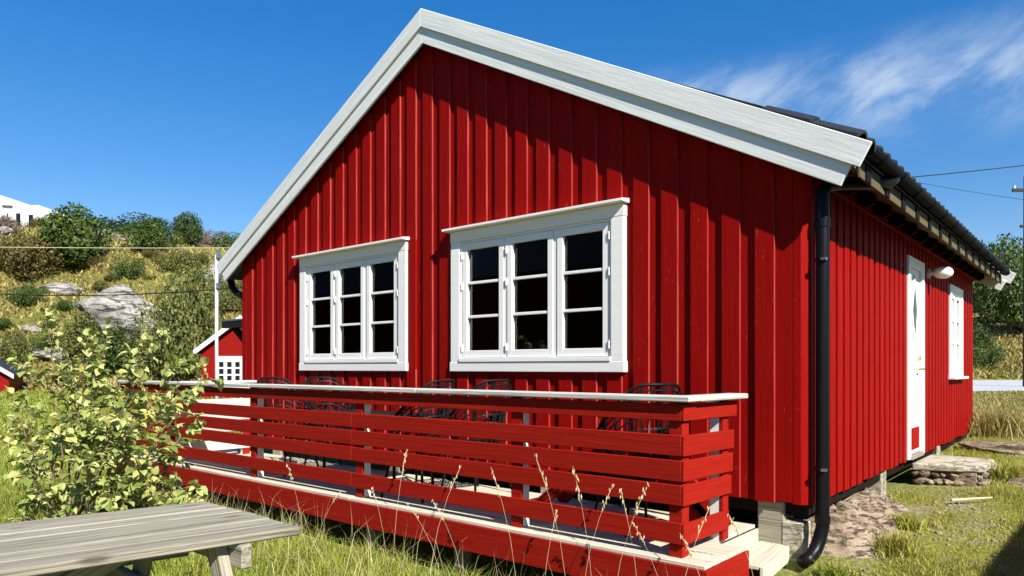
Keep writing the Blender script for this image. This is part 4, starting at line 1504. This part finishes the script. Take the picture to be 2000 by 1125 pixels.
def make_shrub():
    base = Vector((-7.05, 2.28, 0)); base.z = zg1(base.x, base.y)
    sh = empty('leafy_shrub', 'young shrub with large pale yellow green leaves in front of the railing', 'shrub', loc=base)
    cam_r = RT
    stems = []
    def W(px, py, dd):
        q = ray(px, py)
        return q * dd - base
    # stem tips over the frame, the shrub being about 1.8 m wide and 2 m tall
    tips = [(90, 618, 6.1), (170, 665, 6.2), (210, 655, 6.0), (310, 645, 6.0), (270, 690, 6.3), (365, 705, 6.0), (55, 705, 6.3), (400, 730, 5.9),
            (30, 790, 6.2), (385, 830, 5.8), (380, 950, 5.7), (50, 900, 5.9), (20, 1010, 5.8), (120, 720, 5.8), (230, 730, 5.7), (330, 780, 5.6), (110, 830, 5.6), (250, 820, 5.5), (300, 880, 5.5), (170, 900, 5.5), (350, 900, 6.2), (80, 960, 5.6), (210, 770, 6.6), (140, 780, 6.6), (300, 930, 5.6), (240, 960, 5.5), (130, 985, 5.5), (190, 850, 5.9), (280, 760, 5.9), (60, 840, 6.4), (390, 990, 5.8), (340, 985, 5.6)]
    rr = random.Random(3)
    leaves = []
    def add_leaf(p, d, L_):
        leaves.append((p, d, L_))
    def branch(p0, p1, r0, lev):
        d = p1 - p0
        n_ = max(4, int(d.length / .08))
        sag = Vector((rr.uniform(-.1, .1), rr.uniform(-.1, .1), rr.uniform(.02, .14))) * d.length
        pts = []
        for i in range(n_ + 1):
            t = i / n_
            pts.append(p0 + d * t + sag * (4 * t * (1 - t)) * .5 + Vector((rr.uniform(-1, 1), rr.uniform(-1, 1), rr.uniform(-1, 1))) * .008)
        stems.append((pts, [r0 * (1 - .75 * i / n_) for i in range(n_ + 1)]))
        for i in range(1, n_ + 1):
            t = i / n_
            if t < (.35 if lev == 0 else .12):
                continue
            dr = (pts[i] - pts[i - 1]).normalized()
            for k in range(3):
                if rr.random() < .27: continue
                a = rr.uniform(0, 6.28)
                side = dr.orthogonal().normalized()
                side = Matrix.Rotation(a, 3, dr) @ side
                add_leaf(pts[i] + side * .006, (side * .9 + dr * .75 + Vector((0, 0, -.1))).normalized(), rr.uniform(.040, .104) * (1 - .25 * (t > .93)))
            if lev < 1 and rr.random() < .75 and t > .2:
                side = Matrix.Rotation(rr.uniform(0, 6.28), 3, dr) @ dr.orthogonal().normalized()
                Lb = rr.uniform(.10, .30) * (1.15 - .55 * t)
                branch(pts[i], pts[i] + (side * .85 + dr * .6).normalized() * Lb, r0 * .4, lev + 1)
    for (px, py, dd) in tips:
        t = W(px, py, dd)
        b0 = Vector((rr.uniform(-.16, .16), rr.uniform(-.16, .16), 0)) + Vector((t.x, t.y, 0)) * .22
        branch(b0, t, .009 + .004 * rr.random(), 0)
    mb = MB()
    for pts, rs in stems:
        mb.tube(pts, rs, 5, caps=False)
    o = mb.build('stems', 'stem', parent=sh, smooth=True)
    protos = [leaf_proto(1, .50 + .08 * i, .16 + .12 * (i % 3), i) for i in range(6)]
    pm = []
    for vs, fs in protos:
        me = bpy.data.meshes.new('leaf')
        me.from_pydata(vs, [], fs)
        me.materials.append(MATS['leaf_single'])
        pm.append(me)
    def frame(d):
        z = Vector((rr.uniform(-.7, .7), rr.uniform(-.7, .7), 1)).normalized()
        z = (z - d * z.dot(d)).normalized()
        y = z.cross(d)
        return d, y, z
    camd = [((base + p).dot(FW), i) for i, (p, d, L_) in enumerate(leaves)]
    order = sorted(range(len(leaves)), key=lambda i: -(leaves[i][2] / max(.5, (base + leaves[i][0]).dot(FW) ** 2)))
    big = set(order[:298])
    V, Q, T = [], [], []
    for i, (p, d, L_) in enumerate(leaves):
        x, y, z = frame(d)
        Wd = L_
        M4 = Matrix(((x.x * L_, y.x * Wd, z.x * L_, p.x), (x.y * L_, y.y * Wd, z.y * L_, p.y), (x.z * L_, y.z * Wd, z.z * L_, p.z), (0, 0, 0, 1)))
        if i in big:
            o = bpy.data.objects.new('leaf', pm[i % 6])
            COL.objects.link(o)
            o.parent = sh
            o.matrix_basis = M4
        else:
            vs, fs = protos[i % 6]
            k = len(V)
            V += [tuple(M4 @ Vector(v)) for v in vs]
            for f in fs:
                (Q if len(f) == 4 else T).append([a + k for a in f])
    o = link('foliage', np_mesh('foliage', np.array(V), faces4=np.array(Q), faces3=np.array(T)), 'leaf_bush', parent=sh)
    o['kind'] = 'stuff'
MATS['leaf_single'] = leaf_mat('single_leaf', [(.07, .12, .02), (.19, .25, .055), (.36, .41, .12), (.47, .48, .18), (.52, .46, .10)], .3, .4, .45, island=False)
make_shrub()

# ------------------------------------------------------------------ trees and bushes
def crown_mesh(name, seed, n=2200, lobes=9, leaf=.10, tall=1.0):
    rr = np.random.default_rng(seed)
    c = rr.normal(size=(lobes, 3)) * np.array([.42, .42, .30])
    c[:, 2] = np.abs(c[:, 2]) * 1.2 + .15
    rad = rr.uniform(.22, .46, lobes)
    c[0] = (0, 0, .45); rad[0] = .55
    w_ = rad ** 2; w_ /= w_.sum()
    k = rr.choice(lobes, n, p=w_)
    d = rr.normal(size=(n, 3)); d /= np.linalg.norm(d, axis=1)[:, None]
    r = rad[k] * (rr.uniform(.35, 1.12, n) ** .5)
    P = c[k] + d * r[:, None]
    P[:, 2] = np.maximum(P[:, 2], .02) * tall
    # drop leaves in random holes so the background shows through
    holes = rr.normal(size=(14, 3)) * .5 + np.array([0, 0, .5])
    hd = np.min(np.linalg.norm(P[:, None] - holes[None], axis=2), axis=1)
    P = P[hd > .13]
    d = d[hd > .13]
    n = len(P)
    nrm = d * .8 + rr.normal(size=(n, 3)) * .6 + np.array([0, 0, .35])
    nrm /= np.linalg.norm(nrm, axis=1)[:, None]
    t = rr.normal(size=(n, 3)); t -= nrm * (t * nrm).sum(1)[:, None]; t /= np.linalg.norm(t, axis=1)[:, None]
    b = np.cross(nrm, t)
    s = leaf * rr.uniform(.5, 1.25, n)[:, None]
    V = np.stack([P - t * s, P - b * s * .55, P + t * s, P + b * s * .55 + nrm * s * .2], 1).reshape(-1, 3)
    F = np.arange(n)[:, None] * 4 + np.array([[0, 1, 2, 3]])
    return np_mesh(name, V, faces4=F)
CR = [crown_mesh('crown', 40 + i, 6000, 11 + i, .042) for i in range(4)]
TALL = [crown_mesh('crown', 60 + i, 9000, 17, .042, 1.25) for i in range(2)]
_crown_cache = {}
def crown_of(base, mat):
    key = (base.name, mat)
    if key not in _crown_cache:
        me = base.copy()
        me.materials.clear()
        me.materials.append(MATS[mat])
        _crown_cache[key] = me
    return _crown_cache[key]
def trunk_mesh(seed, h=.55, r=.035):
    rr = random.Random(seed)
    mb = MB()
    pts = [(0, 0, -.12), (rr.uniform(-.02, .02), rr.uniform(-.02, .02), h * .4), (rr.uniform(-.05, .05), rr.uniform(-.05, .05), h)]
    mb.tube(pts, [r, r * .8, r * .45], 7)
    for i in range(6):
        a = rr.uniform(0, 6.28); z = h * rr.uniform(.35, .95)
        e = (math.cos(a) * rr.uniform(.2, .42), math.sin(a) * rr.uniform(.2, .42), z + rr.uniform(.12, .35))
        mb.tube([(0, 0, z), (e[0] * .5, e[1] * .5, z + .08), e], [r * .45, r * .3, r * .12], 5)
    return mb.mesh('trunk')
TR = [trunk_mesh(i) for i in range(3)]
for t_ in TR: t_.materials.append(MATS['bark'])
def plant(name, cat, label, loc, wdt, hgt, mat, i, tall=False, group=None):
    """crown meshes are about 1.5 wide and 1 high in their own units"""
    e = empty(name, label, cat, group, loc=loc, rz=(i * 2.4) % 6.28)
    bm_ = (TALL[i % 2] if tall else CR[i % 4])
    o = bpy.data.objects.new('crown', crown_of(bm_, mat)); COL.objects.link(o); o.parent = e
    zt = 1.35 if tall else 1.08
    o.scale = (wdt / 1.55, wdt / 1.55, hgt / zt)
    o.location = (0, 0, hgt * .02)
    o = bpy.data.objects.new('trunk', TR[i % 3]); COL.objects.link(o); o.parent = e
    o.scale = (wdt / 1.55, wdt / 1.55, hgt / zt)
    return e
# (centre px, base px, width px, height px, material, kind, label)
hill_plants = [
    (142, 522, 135, 122, 'leaf_green', 'bush', 'broad dark green bush below the white house on the hill'),
    (40, 545, 105, 98, 'leaf_rust', 'bush', 'rust tinged olive bush at the left edge of the hillside'),
    (268, 448, 115, 54, 'leaf_dark', 'bush', 'widest dark green bush on the crest of the hill'),
    (195, 443, 55, 36, 'leaf_dark', 'bush', 'small dark bush on the crest left of the widest one'),
    (370, 478, 68, 64, 'leaf_dark', 'bush', 'round dark green bush on the crest nearer the house roof'),
    (455, 482, 55, 46, 'leaf_green', 'bush', 'green bush on the crest touching the white gable board'),
    (412, 478, 42, 46, 'leaf_twig', 'bush', 'bare reddish twiggy bush between two green bushes on the crest'),
    (293, 492, 78, 54, 'leaf_green', 'bush', 'green bush just below the widest bush of the crest'),
    (348, 478, 22, 22, 'leaf_yellow', 'bush', 'small bright yellow shrub on the upper hillside'),
    (253, 548, 42, 44, 'leaf_green', 'bush', 'small bush standing alone in the middle of the slope'),
    (352, 530, 60, 44, 'leaf_pale', 'bush', 'pale olive bush above the tall willow'),
    (55, 600, 46, 42, 'leaf_green', 'bush', 'small green bush above the rocks on the left slope'),
    (200, 575, 38, 26, 'leaf_pale', 'bush', 'low pale shrub on top of the grey cliff'),
    (362, 735, 112, 225, 'leaf_pale', 'tree', 'tall pale willow tree beside the grey cliff'),
    (240, 735, 95, 100, 'leaf_dark', 'bush', 'dark bush at the foot of the grey cliff'),
    (165, 700, 90, 75, 'leaf_pale', 'bush', 'olive bush left of the cliff behind the leafy shrub'),
    (22, 720, 70, 70, 'leaf_pale', 'bush', 'grey green bush low at the left edge of the picture'),
    (105, 690, 52, 36, 'leaf_green', 'bush', 'small bush among the lower rocks on the left'),
    (455, 610, 60, 60, 'leaf_pale', 'bush', 'olive bush behind the pole and the house corner'),
    (75, 445, 60, 30, 'leaf_rust', 'bush', 'low brown bush in front of the white house on the hill'),
    (15, 458, 44, 36, 'leaf_twig', 'bush', 'bare twiggy bush in front of the left wing of the white house'),
]
for i, (px, py, wp, hp, mat, kind, lb) in enumerate(hill_plants):
    p, d = on_ground(px, py)
    sc = d / 1385.6
    plant('tree' if kind == 'tree' else 'bush', kind, lb, p, wp * sc * 1.08, hp * sc * 1.04, mat, i, tall=(kind == 'tree'))
# small scrub over the slope
for i in range(22):
    px = random.uniform(-20, 470); py = random.uniform(490, 700)
    p, d = on_ground(px, py)
    s = random.uniform(.5, 1.25)
    plant('scrub', 'bush', 'knee-high scrub growing in the dry grass of the hillside', p - Vector((0, 0, .1)), s * 1.7, s, random.choice(['leaf_pale', 'leaf_green', 'leaf_pale', 'leaf_rust']), i, group='low scrub on the hillside')
# right side trees
for i, (px, d, wp, hp, mat, lb, off) in enumerate((
        (1972, 54, 130, 225, 'leaf_green', 'tall green tree with dark trunk beyond the road on the right', 0),
        (1915, 66, 90, 190, 'leaf_dark', 'dark tree behind the far roof corner, left of the tall green tree', 0),
        (2060, 58, 150, 240, 'leaf_green', 'green tree cut by the right edge of the picture', 0))):
    p = at_depth(px, d)
    sc = d / 1385.6
    hgt = hp * sc
    t = plant('tree', 'tree', lb, p, wp * sc, hgt * .78, mat, i + 3, tall=True)
    for c in kids(t):
        if c.name.startswith('crown'):
            c.location.z = hgt * .13
        else:
            c.scale = (wp * sc * 1.0, wp * sc * 1.0, hgt * .9)
for i, (px, d, wp, hp, mat, lb) in enumerate((
        (1925, 48, 60, 50, 'leaf_green', 'green shrub at the far roadside right of the house'),
        (1900, 51, 70, 60, 'leaf_dark', 'dark shrub at the roadside half hidden by the red wall'),
        (1990, 56, 50, 26, 'leaf_rust', 'low brown shrub under the tall green tree'))):
    p = at_depth(px, d)
    sc = d / 1385.6
    plant('bush', 'bush', lb, p, wp * sc, hp * sc, mat, i + 1)

# ------------------------------------------------------------------ rock outcrops on the hill
outc = [(250, 655, 178, 112, 'tall grey cliff face in the middle of the hillside'),
        (196, 640, 36, 60, 'narrow grey rock at the left end of the cliff'),
        (110, 574, 64, 28, 'grey boulder high on the left slope'),
        (185, 462, 55, 22, 'pale flat rock near the crest of the hill'),
        (235, 470, 40, 14, 'small pale rock in the dry grass under the crest'),
        (5, 462, 22, 24, 'pale rock at the left edge just below the white house'),
        (418, 560, 45, 50, 'grey rock behind the white pole'),
        (447, 608, 36, 32, 'grey rock close to the left corner of the house'),
        (60, 650, 40, 20, 'rounded grey rock low on the left'),
        (85, 700, 66, 28, 'low grey rock behind the top of the leafy shrub'),
        (320, 655, 44, 44, 'shadowed rock between the cliff and the willow'),
        (130, 518, 40, 14, 'thin pale rock ledge under the broad green bush')]
for i, (px, py, wp, hp, lb) in enumerate(outc):
    p, d = on_ground(px, py)
    sc = d / 1385.6
    wr, hr = wp * sc / 2 * 1.15, hp * sc * .62
    me = rock_mesh('rock_outcrop', wr * 1.1, wr * .8, hr * 1.25, 100 + i, 5, .75)
    o = link('rock_outcrop', me, 'hill_rock')
    o.location = p + Vector((FW.x, FW.y, 0)) * wr * .3 + Vector((0, 0, hr * .35))
    o.rotation_euler = (0, 0, PSI + random.uniform(-.3, .3))
    tag(o, lb, 'rock')

# ------------------------------------------------------------------ far buildings
def gable_house(name, label, loc, rz, wdt, dep, eave, ridge, mat, roof_mat, trim=True, over=.25, cat='house'):
    """local x across the gable, front gable at y = 0, ridge along y"""
    e = empty(name, label, cat, loc=loc, rz=rz)
    hw = wdt / 2
    MB().prism([(-hw, -1.5), (hw, -1.5), (hw, eave), (0, ridge), (-hw, eave)], 1, 0, dep).build('wall', mat, parent=e)
    sl_ = (ridge - eave) / hw
    for s in (1, -1):
        poly = [(0, ridge + .02), (s * (hw + over), eave - sl_ * over + .02), (s * (hw + over), eave - sl_ * over + .16), (0, ridge + .16)]
        MB().prism(poly, 1, -over, dep + over).build('roof', roof_mat, parent=e)
        if trim:
            poly = [(0, ridge - .06), (s * (hw + over + .02), eave - sl_ * over - .06), (s * (hw + over + .02), eave - sl_ * over + .17), (0, ridge + .17)]
            MB().prism(poly, 1, -over - .05, -over - .003).build('barge_board', 'far_white', parent=e)
    return e
def far_window(e, x0, x1, z0, z1, y, cols, rows, frame=.07, mat='far_white'):
    f = MB().box(x0, x1, y - .06, y - .004, z0, z1).build('window', mat, parent=e)
    cw = (x1 - x0 - frame) / cols; rh = (z1 - z0 - frame) / rows
    for a in range(cols):
        for b in range(rows):
            MB().box(x0 + frame + a * cw, x0 + a * cw + cw, y - .075, y - .061, z0 + frame + b * rh, z0 + b * rh + rh).build('pane', 'far_glass', parent=f)
    return f
# red boathouse beyond the deck
d = 30.0
p = at_depth(472, d)
e = gable_house('red_shed', 'small red shed with a white double door seen past the left corner of the house', p, PSI + .1, 3.3, 5, 2.1, 3.4, 'far_red', 'slate', over=.22, cat='shed')
f = MB().box(-1.06, .10, -.06, -.004, .55, 1.85).build('window', 'far_white', parent=e)
for a in range(3):
    for b in range(3):
        MB().box(-.90 + a * .33, -.72 + a * .33, -.075, -.061, .82 + b * .29, 1.03 + b * .29).build('pane', 'far_glass', parent=f)
# a corner of another red hut at the left edge
p = at_depth(-22, 36)
gable_house('red_hut', 'red hut of which one corner shows at the left edge of the lawn', p, PSI + .4, 1.7, 3, 1.0, 1.6, 'far_red', 'slate', cat='hut')
# white house on the hill: two wings
q, dd = on_ground(30, 434, 80, 130)
dd = 100.0
def hill_pt(px, dd, py):
    r_ = ray(px, py)
    return r_ * dd
e = gable_house('white_house', 'white house with two gabled wings on top of the hill', hill_pt(40, 101, 436), PSI, 7.4, 8, 2.6, 2.61, 'far_white', 'far_white', trim=False)
for c in list(kids(e)):
    bpy.data.objects.remove(c)
# low right wing
MB().prism([(-2.4, -1.5), (3.9, -1.5), (3.9, .9), (2.5, 2.6), (-2.4, 2.4)], 1, 0, 6).build('wing', 'far_white', parent=e)
MB().prism([(-6.4, -1.5), (-2.402, -1.5), (-2.402, 2.5), (-1.0, 2.45), (-2.5, 3.9), (-6.4, 3.6)], 1, -.4, 6.3).build('wing', 'far_white', parent=e)
for (x0, x1, z0, z1) in ((-.6, .0, -.2, 1.4), (1.2, 1.8, -.2, 1.2), (-4.2, -3.7, 0, 1.6), (-1.9, -1.72, -.4, 1.4)):
    y = -.4 if x1 < -2.402 else 0
    f = MB().box(x0, x1, y - .05, y - .004, z0, z1).build('window', 'far_glass', parent=e)
for x in (-4.3, -3.9, -3.5):
    MB().box(x, x + .22, -.45, -.404, 2.5, 2.85).build('window', 'far_glass', parent=e)
# neighbouring boathouse behind the photographer: it stands in the window reflections
e = gable_house('neighbour_boathouse', 'long red boathouse with dark roof across the lawn, mirrored in the window panes', (-13, -12, zg1(-13, -12)), math.pi / 2 + math.pi, 9, 26, 4.5, 8.0, 'far_red', 'slate', cat='boathouse')
e.rotation_euler = (0, 0, R(-90)); e.location = (-30, -12, -1.4)
# timber shed off the right edge that shades the corner of the path
e = gable_house('timber_shed', 'dark timber shed just outside the right edge that shades the path corner', (3.76, 1.0, -1.35), 0, 2.8, 6.6, 2.36, 3.1, 'dark_wood', 'slate', trim=False, over=.2, cat='shed')

# ------------------------------------------------------------------ poles and wires
p = at_depth(423, 15)
fp = empty('white_pole', 'slim white wooden pole standing left of the house corner', 'pole', loc=(p.x, p.y, p.z))
top = (717.4 - 497) / 1385.6 * 15 - p.z
MB().tube([(0, 0, 0), (0, 0, top)], [.038, .032], 10).build('shaft', 'far_white', parent=fp, smooth=True)
for z in (top - .08, top - .72):
    MB().box(.03, .10, -.03, .03, z, z + .12).build('bracket', 'steel', parent=fp)
def wire(name, a, b, sag, r_, mat, label):
    a = Vector(a); b = Vector(b)
    pts = []
    for i in range(25):
        t = i / 24
        q = a.lerp(b, t); q.z -= sag * 4 * t * (1 - t)
        pts.append(q)
    o = MB().tube(pts, r_, 5).build(name, mat)
    tag(o, label, 'wire')
def W(px, py, d):
    return ray(px, py) * d
wire('power_line', W(-300, 478, 52), W(520, 484, 48), .1, .022, 'pale_cable', 'pale thin wire crossing the upper hillside')
wire('power_line', W(-260, 548, 22), W(520, 557, 16), .34, .014, 'cable', 'black cable sagging across the hillside in front of the cliff')
up = at_depth(2003, 36)
ph = (717.4 - 345) / 1385.6 * 36 - up.z
po = empty('utility_pole', 'dark wooden utility pole with a crossarm at the right edge', 'utility pole', loc=up, rz=PSI)
MB().tube([(0, 0, -.3), (0, 0, ph)], [.13, .09], 10).build('shaft', 'pole_wood', parent=po, smooth=True)
MB().box(-.70, .70, -.10, .0, ph - .78, ph - .62).build('crossarm', 'pole_wood', parent=po)
MB().box(-.30, .30, -.09, .0, ph - 2.6, ph - 2.46).build('crossarm', 'pole_wood', parent=po)
for x in (-.6, .6):
    MB().tube([(x, -.05, ph - .62), (x, -.05, ph - .47)], .05, 8).build('insulator', 'far_white', parent=po)
wire('power_line', W(1690, 354, 26), W(2080, 313, 34), .05, .022, 'cable', 'upper black wire running from behind the roof to the right edge')
wire('power_line', W(1690, 336, 40), W(2090, 402, 36), .12, .012, 'cable', 'thinner lower wire from behind the roof to the utility pole')
